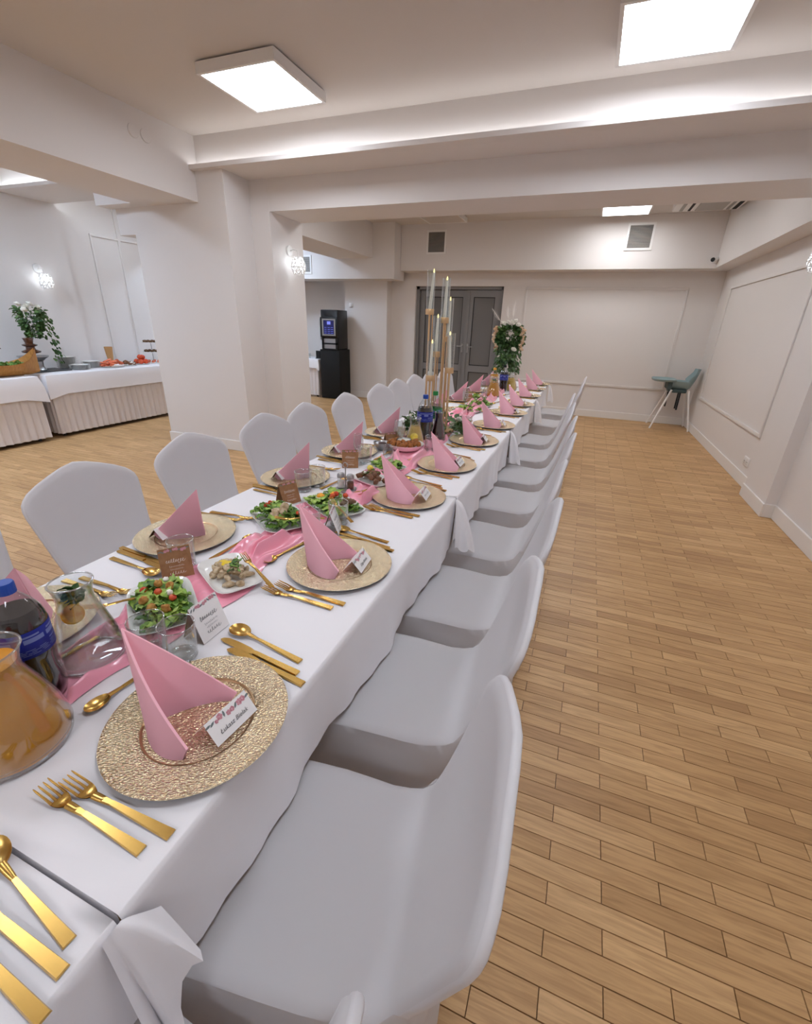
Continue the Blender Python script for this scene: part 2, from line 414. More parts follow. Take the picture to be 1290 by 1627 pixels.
box(bm, XL, -5.07, 4.0285, 4.1295, 2.755, 2.772); box(bm, XL, -5.07, 4.5805, 4.6815, 2.755, 2.772); box(bm, XL, -5.07, 4.02, 4.028, 2.755, 2.79)
struct('beam', bm, M['coolwall'])

def strip(x0, x1, y, z, m, label):
    o = obj('led_strip', box(nb(), x0, x1, y - .006, y + .006, z, z + .006), m)
    tag(o, label, 'led strip')
strip(-3.82, XR - .02, 4.075, 2.7725, M['strip'], 'glowing white led strip hidden behind the long ceiling ledge over the table')
strip(XL + .06, -5.1, 4.075, 2.7725, M['stripcool'], 'cool led strip on the near lip of the ledge above the buffet')
strip(XL + .03, -5.1, 4.662, 2.782, M['stripcool'], 'cool led strip on the far lip of the ledge above the buffet')

def baseboard(name, x0, x1, y0, y1):
    bm = box(nb(), x0, x1, y0, y1, 0, .122, .004, 1); struct(name, bm, M['base'])
t = .016
baseboard('baseboard_right', XR - t, XR, YB, 4.46 - t); baseboard('baseboard_right', 1.655 - t, 1.655, 4.46 - t, 5.04 + t)
baseboard('baseboard_right', 1.655, XR, 4.46 - t, 4.46); baseboard('baseboard_right', 1.655, XR, 5.04, 5.04 + t); baseboard('baseboard_right', XR - t, XR, 5.04 + t, YF - t)
baseboard('baseboard_far', DX1 + .02, XR, YF - t, YF); baseboard('baseboard_far', -3.75, DX0 - .02, YF - t, YF)
baseboard('baseboard_far', -4.665 - t, -3.75 + t, 8.55 - t, 8.55)
baseboard('baseboard_left', -4.76 - t, -3.51 + t, 4.09 - t, 4.09); baseboard('baseboard_left', -3.51, -3.51 + t, 4.09, 4.46 - t); baseboard('baseboard_left', -3.51, -3.28 + t, 4.46 - t, 4.46)
baseboard('baseboard_left', -3.28, -3.28 + t, 4.46, 5.04)

def moulding(name, plane, pos, a0, a1, z0, z1, w=.035, d=.016, inner=.0):
    """a rectangular frame of moulding on a wall: plane 'y' (far wall) or 'x' (side wall); d signed"""
    bm = nb()
    def b(p0, p1, q0, q1):
        if plane == 'y': box(bm, p0, p1, pos - d, pos + .005, q0, q1, .005, 2)
        else: box(bm, min(pos - d, pos), max(pos - d, pos), p0, p1, q0, q1, .005, 2)
    b(a0, a1, z1 - w, z1); b(a0, a1, z0, z0 + w * 1.15); b(a0, a0 + w, z0 + w, z1 - w); b(a1 - w, a1, z0 + w, z1 - w)
    struct(name, bm, M['wall'], smooth=30)
moulding('trim_1', 'y', YF, -1.2, 1.30, .54, 2.11)
moulding('trim_2', 'x', XR, 5.32, 8.19, .52, 2.085)
moulding('trim_3', 'x', XL, 5.11, 7.6, .5, 2.5, .03, -.02)
struct('trim_4', box(nb(), XL - .01, XL + .022, 5.54, 5.58, 0, HC), M['coolwall'])

# door: two grey leaves with dark panels
dr = bpy.data.objects.new('door_1', None); C.objects.link(dr); dr['kind'] = 'structure'; dr.location = (0, YF + .06, 0)
bm = nb(); box(bm, DX0, DX0 + .06, 0, .09, 0, DZ); box(bm, DX1 - .05, DX1, 0, .09, 0, DZ); box(bm, DX0, DX1, 0, .09, DZ - .05, DZ)
obj('door_frame', bm, M['door'], dr, 0)
def leaf(x0, x1, hs, tilt):
    W = x1 - x0
    bm = nb(); s = .1
    box(bm, 0, s, -.02, .035, .01, 2.06); box(bm, W - s, W, -.02, .035, .01, 2.06)
    for a, b in ((.01, .14), (.63, .75), (1.95, 2.06)): box(bm, s, W - s, -.02, .035, a, b)
    l = obj('door_leaf', bm, M['door'], dr, 0)
    l.location = (x0, .04, 0)
    obj('panel', box(nb(), s + .014, W - s - .014, 0, .02, .764, 1.936), M['doorglass'], l, 0, 'smoked upper panel')
    obj('panel', box(nb(), s + .014, W - s - .014, 0, .02, .154, .616), M['doorglass'], l, 0, 'smoked lower panel')
    for a, b in ((.75, 1.95), (.14, .63)):
        bm = nb(); box(bm, s, s + .014, -.004, .02, a, b); box(bm, W - s - .014, W - s, -.004, .02, a, b); box(bm, s, W - s, -.004, .02, a, a + .014); box(bm, s, W - s, -.004, .02, b - .014, b)
        obj('seal', bm, M['seal'], l, 0, 'black rubber seal')
    hx = W - .05 if hs else .05
    bm = nb(); box(bm, hx - .016, hx + .016, -.028, -.02, .98, 1.14, .003, 1); tube(bm, [(hx, -.02, 1.09), (hx, -.065, 1.09), (hx + (-.1 if hs else .1), -.068, 1.09)], .009)
    obj('handle', bm, M['steel'], l, 35, 'steel lever handle')
    return l
leaf(DX0 + .065, -2.245, True, 0).location.y = .075
leaf(-2.235, DX1 - .055, False, 0)
bm = nb(); box(bm, -2.26, -2.2, .005, .04, .01, 2.06); obj('meeting_stile', bm, M['door'], dr, 0)
struct('wall_behind_door', box(nb(), DX0, DX1, YF + .2, YF + .24, 0, DZ), M['seal'])

# ------------------------------------------------------------------ ceiling lamps, wall lamps, vents
lamp0 = None
def ceiling_lamp(x, y, m, label):
    r = thing('ceiling_lamp', label, 'ceiling lamp', (x, y, HC), 0, 'square ceiling lamps')
    bm = nb(); w = .315
    box(bm, -w, w, -w, -w + .022, -.075, -.012); box(bm, -w, w, w - .022, w, -.075, -.012); box(bm, -w, -w + .022, -w + .022, w - .022, -.075, -.012); box(bm, w - .022, w, -w + .022, w - .022, -.075, -.012)
    box(bm, -w + .02, w - .02, -w + .02, w - .02, -.03, -.012); box(bm, -w + .06, w - .06, -w + .06, w - .06, -.014, .002)
    obj('frame', bm, M['white_plastic'], r, 0)
    obj('diffuser', box(nb(), -w + .0225, w - .0225, -w + .0225, w - .0225, -.071, -.062), m, r, 0)
    return r
ceiling_lamp(-2.46, 3.40, M['panelwarm'], 'bright square ceiling lamp above the pillar side of the table')
ceiling_lamp(.17, 3.50, M['panelwarm'], 'bright square ceiling lamp above the open parquet floor')
ceiling_lamp(-2.46, .75, M['panelwarm'], 'lit square ceiling lamp over the front end of the table')
ceiling_lamp(.17, .75, M['panelwarm'], 'lit square ceiling lamp over the front chairs')
ceiling_lamp(-2.46, -1.9, M['panelwarm'], 'lit square ceiling lamp near the back wall, pillar side')
ceiling_lamp(.17, -1.9, M['panelwarm'], 'lit square ceiling lamp near the back wall, aisle side')
ceiling_lamp(.155, 7.69, M['panelfar'], 'small looking lit square ceiling lamp in the far room by the wide vent')
ceiling_lamp(-2.45, 7.69, M['paneloff'], 'unlit square ceiling lamp in the far room near the small vent')
ceiling_lamp(.16, 5.9, M['panelfar'], 'lit square ceiling lamp behind the cross beam')
ceiling_lamp(-2.45, 5.9, M['panelfar'], 'lit square ceiling lamp behind the cross beam above the flowers')
for k, (x, y) in enumerate(((-5.7, .3), (-5.7, 2.4), (-5.7, 7.1), (-5.75, 5.36))):
    ceiling_lamp(x, y, M['panelcool' if k < 3 else 'panelfill'], ('cool ceiling lamp at the start of the buffet room', 'cool ceiling lamp above the buffet table', 'cool ceiling lamp behind the big pillar', 'added cool fill lamp in the recess beyond the buffet ledge')[k])  # the last one is an added lamp that brightens the buffet room wall

def wall_lamp(loc, rz, label):
    """base disc on a wall whose normal is local +x"""
    r = thing('wall_lamp', label, 'wall lamp', loc, rz, 'lattice wall lamps')
    bm = nb(); V = lathe(bm, [(.0, .0), (.05, .0), (.055, .008), (.05, .022), (.0, .026)], 24)
    for v in bm.verts: v.co = Vector((v.co.z, v.co.x, v.co.y))
    obj('base', bm, M['white_plastic'], r)
    obj('arm', tube(nb(), [(.02, 0, 0), (.07, 0, .01), (.115, 0, -.005), (.12, 0, -.05)], .006), M['white_plastic'], r)
    prof = [(.04, -.06), (.062, -.092), (.075, -.128), (.078, -.164), (.07, -.2), (.052, -.232)]
    n = 9; P = [[Vector((.12 + a * math.cos(2 * PI * (j + .5 * (i % 2)) / n), a * math.sin(2 * PI * (j + .5 * (i % 2)) / n), z)) for j in range(n)] for i, (a, z) in enumerate(prof)]
    bm = nb(); E = []
    for i in range(len(prof)):
        for j in range(n):
            E.append((P[i][j], P[i][(j + 1) % n]))
            if i + 1 < len(prof):
                E.append((P[i][j], P[i + 1][j])); E.append((P[i][j], P[i + 1][(j - 1) % n if i % 2 == 0 else (j + 1) % n]))
    for a, b in E: tube(bm, [a, b], .0046, 5, True)
    obj('lattice_shade', bm, M['white_plastic'], r, 60)
    bm = nb(); lathe(bm, [(.0, -.05), (.016, -.052), (.017, -.08), (.0, -.082)], 12, (.12, 0)); obj('socket', bm, M['white_plastic'], r)
    bm = nb(); ellipsoid(bm, (.12, 0, -.115), (.024, .024, .032), 12, 8); obj('bulb', bm, M['bulb'], r)
    return r
wall_lamp((-3.28, 4.75, 2.165), 0, 'white lattice wall lamp on the reveal of the big pillar')
wall_lamp((1.655, 4.75, 2.165), PI, 'white lattice wall lamp on the shallow pillar of the right-hand wall')
wall_lamp((-6.805, 4.27, 1.975), 0, 'white lattice wall lamp above the buffet flowers')

def vent(x0, x1, z0, z1, y, label):
    r = thing('wall_vent', label, 'vent', ((x0 + x1) / 2, y, z0), 0, 'wall vents')
    w = (x1 - x0) / 2; h = z1 - z0; f = .03
    bm = nb(); box(bm, -w, w, -.014, .001, 0, f); box(bm, -w, w, -.014, .001, h - f, h); box(bm, -w, -w + f, -.014, .001, f, h - f); box(bm, w - f, w, -.014, .001, f, h - f)
    obj('frame', bm, M['white_plastic'], r, 0)
    obj('backing', box(nb(), -w + f, w - f, -.003, .0005, f, h - f), M['ventdark'], r, 0)
    bm = nb(); n = 17
    for k in range(n):
        z = f + (k + .5) * (h - 2 * f) / n
        v0 = len(bm.verts); box(bm, -w + f, w - f, -.012, -.0025, z - .003, z + .003)
        bm.verts.ensure_lookup_table()
        for v in bm.verts[v0:]: v.co.z += (-.004 if v.co.y < -.006 else .002)
    o = obj('slats', bm, M['slat'], r, 0); o['kind'] = 'stuff'
vent(-2.93, -2.58, 2.585, 2.945, 8.38, 'small grey slatted vent above the grey doors')
vent(.24, .61, 2.58, 2.935, 8.38, 'grey slatted vent beside the far lit ceiling lamp')
vent(-5.42, -5.10, 2.27, 2.58, 8.1, 'slatted vent behind the lattice lamp on the bulkhead')

# two round cover caps on the side of the long beam, thermostat, socket, camera, air conditioner
for k, y in enumerate((3.455, 3.575)):
    bm = nb(); lathe(bm, [(0, 0), (.05, 0), (.05, .006), (.046, .009), (0, .009)], 32)
    for v in bm.verts: v.co = Vector((v.co.z, v.co.x, v.co.y))
    o = obj('cover_cap', bm, M['wall']); o.location = (-3.84, y, 2.874)
    tag(o, ('round white cover cap on the long beam, nearer the front', 'round white cover cap on the long beam, nearer the pillar')[k], 'cover cap', 'cover caps on the beam')
r = thing('thermostat', 'small white thermostat on the wall beside the coffee machine', 'thermostat', (-4.52, 8.55, 1.72))
obj('plate', box(nb(), -.045, .045, -.012, .001, 0, .085, .004, 2), M['white_plastic'], r)
obj('body', box(nb(), -.035, .035, -.026, -.012, .012, .073, .005, 2), M['white_plastic'], r)
r = thing('wall_socket', 'white double wall socket above the right-hand baseboard', 'socket', (XR, 5.46, .2))
obj('plate', box(nb(), -.012, .001, -.08, .08, 0, .09, .004, 2), M['white_plastic'], r)
for dy in (-.038, .038):
    bm = nb(); lathe(bm, [(.026, 0), (.024, -.0), (.022, -.008), (0, -.008)], 20)
    for v in bm.verts: v.co = Vector((-.0125 - v.co.z - .008 * 0, v.co.x + dy, v.co.y + .045))
    q = obj('outlet', bm, M['greyplastic'], r)
    bm = nb()
    for dz in (-.009, .009): box(bm, -.0145, -.012, dy + dz - .003, dy + dz + .003, .042, .048)
    obj('pin_hole', bm, M['seal'], q, 0)
r = thing('cable_outlet', 'tiny white outlet beside the double wall socket', 'socket', (XR, 5.2, .2))
obj('plate', box(nb(), -.008, .001, -.022, .022, 0, .045, .003, 2), M['white_plastic'], r)
obj('hole', box(nb(), -.0095, -.0075, -.006, .006, .016, .028), M['seal'], r, 0)
r = thing('security_camera', 'small white security camera with black lens in the far corner', 'camera', (1.47, 8.38, 2.40))
obj('bracket', box(nb(), -.01, .035, -.06, .001, .0, .07, .006, 2), M['white_plastic'], r)
bm = nb(); tube(bm, [(.015, -.05, .035), (-.045, -.13, .03)], [.03, .032], 16); obj('body', bm, M['white_plastic'], r)
bm = nb(); tube(bm, [(-.0445, -.129, .03), (-.05, -.136, .0295)], [.029, .027], 16); obj('lens', bm, M['black'], r, 35, 'black lens')
r = thing('air_conditioner', 'white ceiling air conditioner with grey grille in the far room', 'air conditioner', (1.1, 7.35, HC))
bm = nb(); box(bm, -.38, .38, -.45, .45, -.1, .002, .012, 2); obj('casing', bm, M['white_plastic'], r)
bm = nb(); box(bm, -.12, .2, -.4, .4, -.108, -.098, .003, 1); obj('intake_grille', bm, M['slat'], r)
for x0, x1 in ((-.3, -.26), (-.2, -.17), (.235, .265), (.3, .345)):
    obj('louver', box(nb(), x0, x1, -.4, .4, -.106, -.097), M['ventdark'] if x0 in (-.2, .3) else M['greyplastic'], r, 0)

# ------------------------------------------------------------------ chairs in white stretch covers
def make_chair():
    """back towards +x, front towards -x, origin on the floor under the seat centre"""
    root = thing('banquet_chair', '-', 'chair')
    bm = nb(); faces = {}
    tcols = [-1, -.985, -.95, -.9, -.82, -.66, -.44, -.22, 0, .22, .44, .66, .82, .9, .95, .985, 1]
    nT = len(tcols)
    seat = [(-.252, .40, .206), (-.262, .43, .209), (-.262, .449, .209), (-.25, .462, .209), (-.22, .469, .209), (-.14, .474, .208), (-.05, .475, .207), (.02, .472, .204), (.07, .471, .2), (.112, .477, .196), (.142, .490, .193), (.160, .510, .191), (.171, .535, .190)]
    def zt(t):
        a = abs(t); z = .924 - .072 * min(1, a / .86) ** 1.45
        if a > .76: z -= .078 * (1 - math.sqrt(max(0, 1 - ((a - .76) / .24) ** 2)))
        return z
    def bw(z):
        k = (z - .535) / .285; k = max(0, min(1, k))
        w = .190 + .039 * (k ** 1.2)
        if z > .82: w -= .012 * ((z - .82) / .1) ** 2
        return w
    def bx(z, t):
        k = max(0, (z - .535) / .395)
        return .171 + .066 * k ** .8 + .049 * k - .022 * math.cos(t * PI / 2) * math.sin(min(1, k * 1.1) * PI) * -1 * .9
    def add(tagname, rows, cols, fn):
        V = grid(bm, rows, cols, fn)
        for f in bm.faces:
            if f not in faces: faces[f] = tagname
        return V
    def sp(i, j):
        x, z, w = seat[i]; t = tcols[j]; d = 0
        a = abs(t)
        if 3 <= i: d = (.010 * max(0, (a - .9) / .1) ** 2 + .004 * a ** 4) * (1 if i < 9 else .7 if i < 11 else .35)
        e = max(0, (a - .93) / .07)
        return (x + .008 * e * e * max(0, (i - 10) / 2), t * w, z - d)
    add('seat', len(seat), nT, sp)
    vv = [0, .1, .22, .36, .5, .64, .77, .87, .94, .98, 1.0]
    TH = .015
    def bp(i, j):
        t = tcols[j]; v = vv[i]; z0 = .535 - .004 * abs(t) ** 4 * .35 - .0035 * max(0, (abs(t) - .9) / .1) ** 2
        z = z0 + (zt(t) - z0) * v
        xo = 0
        e = max(0, (abs(t) - .93) / .07, (v - .93) / .07)
        return (bx(z, t) + .008 * e * e, t * bw(z), z)
    add('backrest', len(vv), nT, bp)
    def rimpt(i, k):                    # outline up one side, over the top and down the other; k across the thickness
        n = len(vv)
        if i < n: a = bp(i, 0); t = -1
        elif i < n + nT - 1: a = bp(n - 1, i - n + 1); t = tcols[i - n + 1]
        else: a = bp(n - 1 - (i - (n + nT - 2)), nT - 1); t = 1
        a = Vector(a); c = Vector((a.x, 0, .69)); o = (a - c).normalized()
        prof = [(0, 0), (.0015, .003), (.005, .0048), (.009, .0048), (.013, .003), (TH, 0)]
        s, out = prof[k]
        fade = min(1, max(0, (a.z - .535) / .06))
        return a + Vector((s, 0, 0)) + o * out * fade
    nr = len(vv) * 2 + nT - 2
    add('rim', nr, 6, rimpt)
    bw2 = lambda i, j: Vector(bp(i, j)) + Vector((TH + .022 * (1 - abs(tcols[j]) ** 3) * (1 - vv[i] ** 4), 0, 0))
    add('backrest', len(vv), nT, bw2)
    # side strips between seat edge and the rear of the cover
    def hem(u):                        # arch opening, u in 0..1
        e = min(u, 1 - u)
        if e < .14: return .03
        if e < .2: return .03 + (e - .14) / .06 * .15
        return .18 + .03 * min(1, ((e - .2) / .13)) ** .5
    us = [0, .05, .1, .14, .142, .16, .18, .2, .23, .27, .33, .42, .5, .58, .67, .73, .77, .8, .82, .84, .858, .86, .9, .95, 1]
    def ss(a, b, x):
        x = max(0, min(1, (x - a) / (b - a))); return x * x * (3 - 2 * x)
    def sweep(tagname, top, disp):
        def f(i, j):
            p = Vector(top(us[j])[0]); z = p.z + (hem(us[j]) - p.z) * (0, .10, .20, .27, .5, .75, 1)[i]
            k = p.z - z; d = disp(us[j]); u = us[j]
            k -= (.0, -.18, -.02, .26, .26, .2, .1)[i] * ss(.06, .16, u) * ss(.06, .16, 1 - u)
            return Vector((p.x + d[0] * k, p.y + d[1] * k, z))
        add(tagname, 7, len(us), f)
    def lerp(a, b, u): return tuple(a[i] + (b[i] - a[i]) * u for i in range(3))
    xr = bx(.535, 1) + .008 + TH
    for s in (-1, 1):
        def top(u, s=s):
            x = -.262 + (xr + .262) * u
            pts = [(r[0], s * r[2], r[1] - (.0140 if 3 <= i < 9 else .0098 if 9 <= i < 11 else .0049 if i >= 11 else 0)) for i, r in enumerate(seat)][2:]
            for a, b in zip(pts, pts[1:]):
                if a[0] <= x <= b[0]:
                    q = lerp(a, b, (x - a[0]) / max(1e-6, b[0] - a[0])); return q, (0, s, 0)
            return (x, s * seat[-1][2], seat[-1][1] - .005), (0, s, 0)
        sweep('skirt', top, lambda u, s=s: (.10 * ss(.7, 1, u) - .03 * ss(.3, 0, u), s * (.03 - .05 * math.sin(PI * u) ** 2)))
    sweep('skirt', lambda u: ((-.252, -.206 + .412 * u, .40), (-1, 0, 0)), lambda u: (-.03, .03 * (ss(.7, 1, u) - ss(.3, 0, u))))
    sweep('skirt', lambda u: ((xr + .022 * (1 - abs(2 * u - 1) ** 3), -.190 + .38 * u, .530), (1, 0, 0)), lambda u: (.10, .03 * (ss(.7, 1, u) - ss(.3, 0, u))))
    bmesh.ops.remove_doubles(bm, verts=bm.verts, dist=.0012)
    fl_ = {f: tg for f, tg in faces.items() if f.is_valid}
    bmesh.ops.recalc_face_normals(bm, faces=bm.faces)
    bm.normal_update()
    for tg, m in (('seat', M['chair']), ('backrest', M['chair']), ('rim', M['chairrim']), ('skirt', M['chair'])):
        fs = [f for f in bm.faces if fl_.get(f) == tg]
        idx = {}; vs_ = []; ns = []; ff = []
        for f in fs:
            q = []
            for v in f.verts:
                if v not in idx: idx[v] = len(vs_); vs_.append(v.co[:]); ns.append(v.normal[:])
                q.append(idx[v])
            ff.append(q)
        nm = {'seat': 'seat_cover', 'backrest': 'backrest_cover', 'rim': 'backrest_rim', 'skirt': 'skirt'}[tg]
        me = bpy.data.meshes.new(nm); me.from_pydata(vs_, [], ff); me.materials.append(m); me.shade_smooth()
        me.normals_split_custom_set_from_vertices(ns)
        o = bpy.data.objects.new(nm, me); C.objects.link(o); o.parent = root
        if tg == 'rim': o['label'] = 'paler stitched rim round the backrest'
    bm.free()
    for x, y, tx in ((-.243, -.195, -.235), (-.243, .195, -.235), (.236, -.190, .180), (.236, .190, .180)):
        b2 = nb(); q = .94
        tube(b2, [(x, y, 0), (x, y, .012), (x + (tx - x) * .15, y * (1 - .006), .07), (x + (tx - x) * .22, y * .985, .10), (tx, y * q, .43)], [.018, .020, .015, .012, .012], 12); obj('leg', b2, M['white_plastic'], root)
    return root
chair = make_chair()
CH = [  # x of back, y, turn in degrees: aisle side, then pillar side
    (-.085, -.022, 0), (.0, .452, 8), (-.018, .98, 5), (.0, 1.50, 2), (-.01, 2.04, 0), (.01, 2.66, 0), (.0, 3.22, 0), (-.03, 3.82, 2), (-.05, 4.42, 0), (.01, 5.32, 0), (.03, 6.12, 0)]
CL = [(-1.80, .555), (-1.79, 1.075), (-1.80, 1.64), (-1.81, 2.23), (-1.81, 2.70), (-1.80, 3.28), (-1.81, 3.95), (-1.82, 4.43), (-1.82, 4.97), (-1.80, 5.48), (-1.76, 5.98)]
ORD = ['first', 'second', 'third', 'fourth', 'fifth', 'sixth', 'seventh', 'eighth', 'ninth', 'tenth', 'eleventh']
first = True
for k, (x, y, a) in enumerate(CH):
    lab = 'white covered banquet chair, %s from the front of the aisle-side row' % ORD[k]
    if k == 0: lab = 'white covered banquet chair at the very front, only its back edge showing'
    loc = (x - .298, y, 0)
    if first: chair.location = loc; chair['label'] = lab; chair['group'] = 'white covered banquet chairs'; first = False
    else: dup(chair, loc, math.radians(a), lab, 'white covered banquet chairs')
for k, (x, y) in enumerate(CL):
    dup(chair, (x + .272, y, 0), PI + math.radians((1, -1.5, -2, -5, -4, -5, -9, -9, -8, -8, -7)[k]), 'white covered banquet chair, %s from the front of the pillar-side row' % ORD[k], 'white covered banquet chairs')

# ------------------------------------------------------------------ tables and cloths
TX0, TX1, TZ = -1.345, -.442, .75
SEAMS = [-1.45, .166, 1.82, 3.36, 5.08, 6.68]
tlabs = ['at the very front, cutlery only', 'with the first carafes on it', 'with the fritter bowl on it', 'under the tall candle stand', 'farthest, under the flower centrepiece']
def ss_(a, b, x):
    x = max(0, min(1, (x - a) / (b - a))); return x * x * (3 - 2 * x)
def nzf(x, s): return noise.noise(Vector((x, s * 7.3, .5)))
for k in range(5):
    y0, y1 = SEAMS[k] + .003, SEAMS[k + 1] - .003
    t_ = thing('banquet_table', 'folding banquet table hidden under the white cloth ' + tlabs[k], 'table', ((TX0 + TX1) / 2, (y0 + y1) / 2, 0), 0, 'tables under the cloths')
    hw, hl = (TX1 - TX0) / 2 - .012, (y1 - y0) / 2 - .012
    obj('tabletop', box(nb(), -hw, hw, -hl, hl, .715, .743, .004, 1), M['wood_dark'], t_, 0)
    for sx in (-1, 1):
        for sy in (-1, 1):
            obj('leg', tube(nb(), [(sx * (hw - .30), sy * (hl - .14), .715), (sx * (hw - .30), sy * (hl - .14), 0)], .016, 10), M['dark'], t_)
    bm = nb(); n = max(30, int((y1 - y0) / .03)); HEM = .494
    zs = [0, .08, .18, .3, .42, .55, .68, .8, .9, 1]
    prof = [('s', -1, q) for q in reversed(zs)] + [('e', -1, 0), ('e', -1, 1)] + [('t', u, 0) for u in (0, .15, .3, .45, .6, .75, .9, 1)] + [('e', 1, 1), ('e', 1, 0)] + [('s', 1, q) for q in zs]
    def fn(i, j, y0=y0, y1=y1, k=k):
        y = y0 + (y1 - y0) * i / n; kind, a, b = prof[j]
        if kind == 't': return (TX0 + .006 + (TX1 - TX0 - .012) * a, y, TZ + .0006 * nzf(y * 3, a * 5))
        side = TX1 if a > 0 else TX0
        if kind == 'e': return (side - a * (.0015 if b == 0 else .004), y, TZ - (.005 if b == 0 else .001))
        wv = .015 * math.sin(y * 10.5 - 2.7 + (a < 0)) + .007 * math.sin(y * 23 + k + a) + .006 * math.sin(y * 47 + 2 * k) + .012 * nzf(y * 5, k + a)
        if k in (0, 1): wv *= .6
        z = TZ - .008 - (TZ - .008 - HEM - .012 * nzf(y * 4, a)) * b
        return (side + a * (-.010 * b + max(-.03, wv) * b ** 1.5), y, z)
    grid(bm, n + 1, len(prof), fn)
    # turned-down ends at the joints
    for y, sg in ((y0, -1), (y1, 1)):
        depth = .26 if (k == 4 and sg > 0) or (k == 0 and sg < 0) else .05
        def fe(i, j, y=y, sg=sg, depth=depth):
            return (TX0 + .006 + (TX1 - TX0 - .012) * j / 24, y + (sg * .02 * (i / 5) * math.sin(j * 1.3) * .6 + sg * .015 * i / 5 if depth > .1 else -sg * .0), TZ + .0006 * nzf(y * 3, 5 * j / 24) * (i == 0) - depth * i / 5)
        grid(bm, 6, 25, fe)
    # hanging corner on the aisle side (and the pillar side) at the far end of each cloth
    for s, side in ((1, TX1), (-1, TX0)):
        big = k == 0 and s == 1
        def corner(i, j, s=s, side=side, y1=y1, big=big):
            u, v = i / 10, j / 16                      # u down from the apex, v from the near drape over the ridge to the far edge
            ang = v
            if big:
                drop = .42 - .10 * ss_(0, .5, v) - .23 * ss_(.5, .8, v) - .03 * ss_(.8, 1, v); out = .022 + .038 * ss_(.1, .8, v) - .045 * ss_(.84, 1, v)
            else:
                drop = .222 + .03 * v - .05 * max(0, v - .8) / .2; out = .014 + .075 * math.sin(PI / 2 * min(1, v / .8)) ** 1.2 * (1 if v < .84 else max(.05, 1 - ((v - .84) / .16) ** 2))
            yy = y1 - (.025 if big else .07) + (.07 if big else .10) * v + (.012 if k else .01) * math.sin(v * 9)
            fold = (.006 + .009 * big) * math.sin(v * 17 + k) * u
            ya = y1 - .022 + .026 * v
            hemwave = .012 * math.sin(v * 13 + k) * u * u * (1 + big)
            return (side + s * (.002 + (out + fold + .006) * u ** (.85 if big else .62)), ya + (yy - ya) * u ** .8, TZ - .004 - drop * u ** 1.15 + hemwave)
        grid(bm, 11, 17, corner)
    bmesh.ops.remove_doubles(bm, verts=bm.verts, dist=.0004)
    o = obj('tablecloth', bm, M['cloth'], None, 60)
    tag(o, 'white linen tablecloth on the long table, ' + ('nearest piece with its ruffled hanging corner', 'second piece from the front', 'third piece from the front', 'fourth piece from the front, under the candle stand', 'last piece at the flower centrepiece')[k], 'tablecloth', 'tablecloths along the table')

# ------------------------------------------------------------------ cutlery (head towards -x, handle end at +x, lying on z = 0)
def bar(bm, x0, x1, w0, w1, z0, z1, th):
    n = 6
    def f(i, j):
        u = i / n; x = x0 + (x1 - x0) * u; w = w0 + (w1 - w0) * u; z = z0 + (z1 - z0) * u
        a = [(-.5, 0), (-.42, 1), (.42, 1), (.5, 0)][j]
        return (x, a[0] * w, z + a[1] * th)
    V = grid(bm, n + 1, 4, f)
    for i in range(n): bm.faces.new((V[i][0], V[i + 1][0], V[i + 1][3], V[i][3]))
    bm.faces.new(V[0]); bm.faces.new(V[-1])
def neck(bm, x0, x1, w0, w1, zf, th=.003):
    n = 8
    V = grid(bm, n + 1, 4, lambda i, j: (x0 + (x1 - x0) * i / n, [(-.5), (-.35), (.35), (.5)][j] * (w0 + (w1 - w0) * (i / n) ** 1.6), zf(i / n) + (0, th, th, 0)[j]))
    for i in range(n): bm.faces.new((V[i][0], V[i + 1][0], V[i + 1][3], V[i][3]))
G = M['gold']
def make_fork(name, label, L=.225):
    r = thing(name, label, 'fork')
    bm = nb(); bar(bm, -.01, L / 2, .0085, .0175, .006, .001, .0035); obj('handle', bm, G, r)
    bm = nb(); neck(bm, -.05, -.0095, .013, .0085, lambda u: .004 + .002 * u)
    z0 = lambda x: .004 + .010 * max(0, (-.05 - x) / .06) ** 1.5 - .003 * math.sin(max(0, min(1, (-.05 - x) / .03)) * PI)
    n = 5
    def pal(i, j): 
        x = -.05 - .022 * i / n; w = .013 + .012 * math.sin(i / n * PI / 2)
        s = -1 + 2 * j / 6
        return (x, s * w / 2, z0(x) + .0015 * s * s + .002)
    grid(bm, n + 1, 7, pal); grid(bm, n + 1, 7, lambda i, j: (pal(i, j)[0], pal(i, j)[1], pal(i, j)[2] - .002))
    for k in range(4):
        y = -.0108 + .0072 * k
        pts = [(x, y, z0(x) + .001 + .0012 * (y / .012) ** 2) for x in (-.0705, -.082, -.094, -.106, -.1125)]
        tube(bm, pts, [.0022, .0019, .0018, .0016, .0007], 6)
    obj('head', bm, G, r, 60)
    return r
def make_spoon(name, label, L=.225, bw=.042, bl=.062):
    r = thing(name, label, 'spoon')
    bm = nb(); bar(bm, -.02, L / 2, .007, .0165, .0065, .001, .0035); obj('handle', bm, G, r)
    bm = nb(); cx = -L / 2 + bl / 2
    def bowl(i, j, d=0):
        rr = i / 7; a = 2 * PI * j / 24
        x = cx + rr * bl / 2 * math.cos(a); y = rr * bw / 2 * math.sin(a) * (1 - .12 * math.cos(a))
        return (x, y, .0015 + .0095 * rr ** 2.2 + d)
    grid(bm, 8, 24, bowl, True); grid(bm, 8, 24, lambda i, j: bowl(i, j, -.0015), True)
    V = grid(bm, 2, 24, lambda i, j: bowl(7, j, 0 if i else -.0015), True)
    neck(bm, cx + bl / 2 - .004, -.0195, .011, .007, lambda u: .009 - .0025 * u)
    bmesh.ops.remove_doubles(bm, verts=bm.verts, dist=.0002)
    obj('bowl', bm, G, r, 70)
    return r
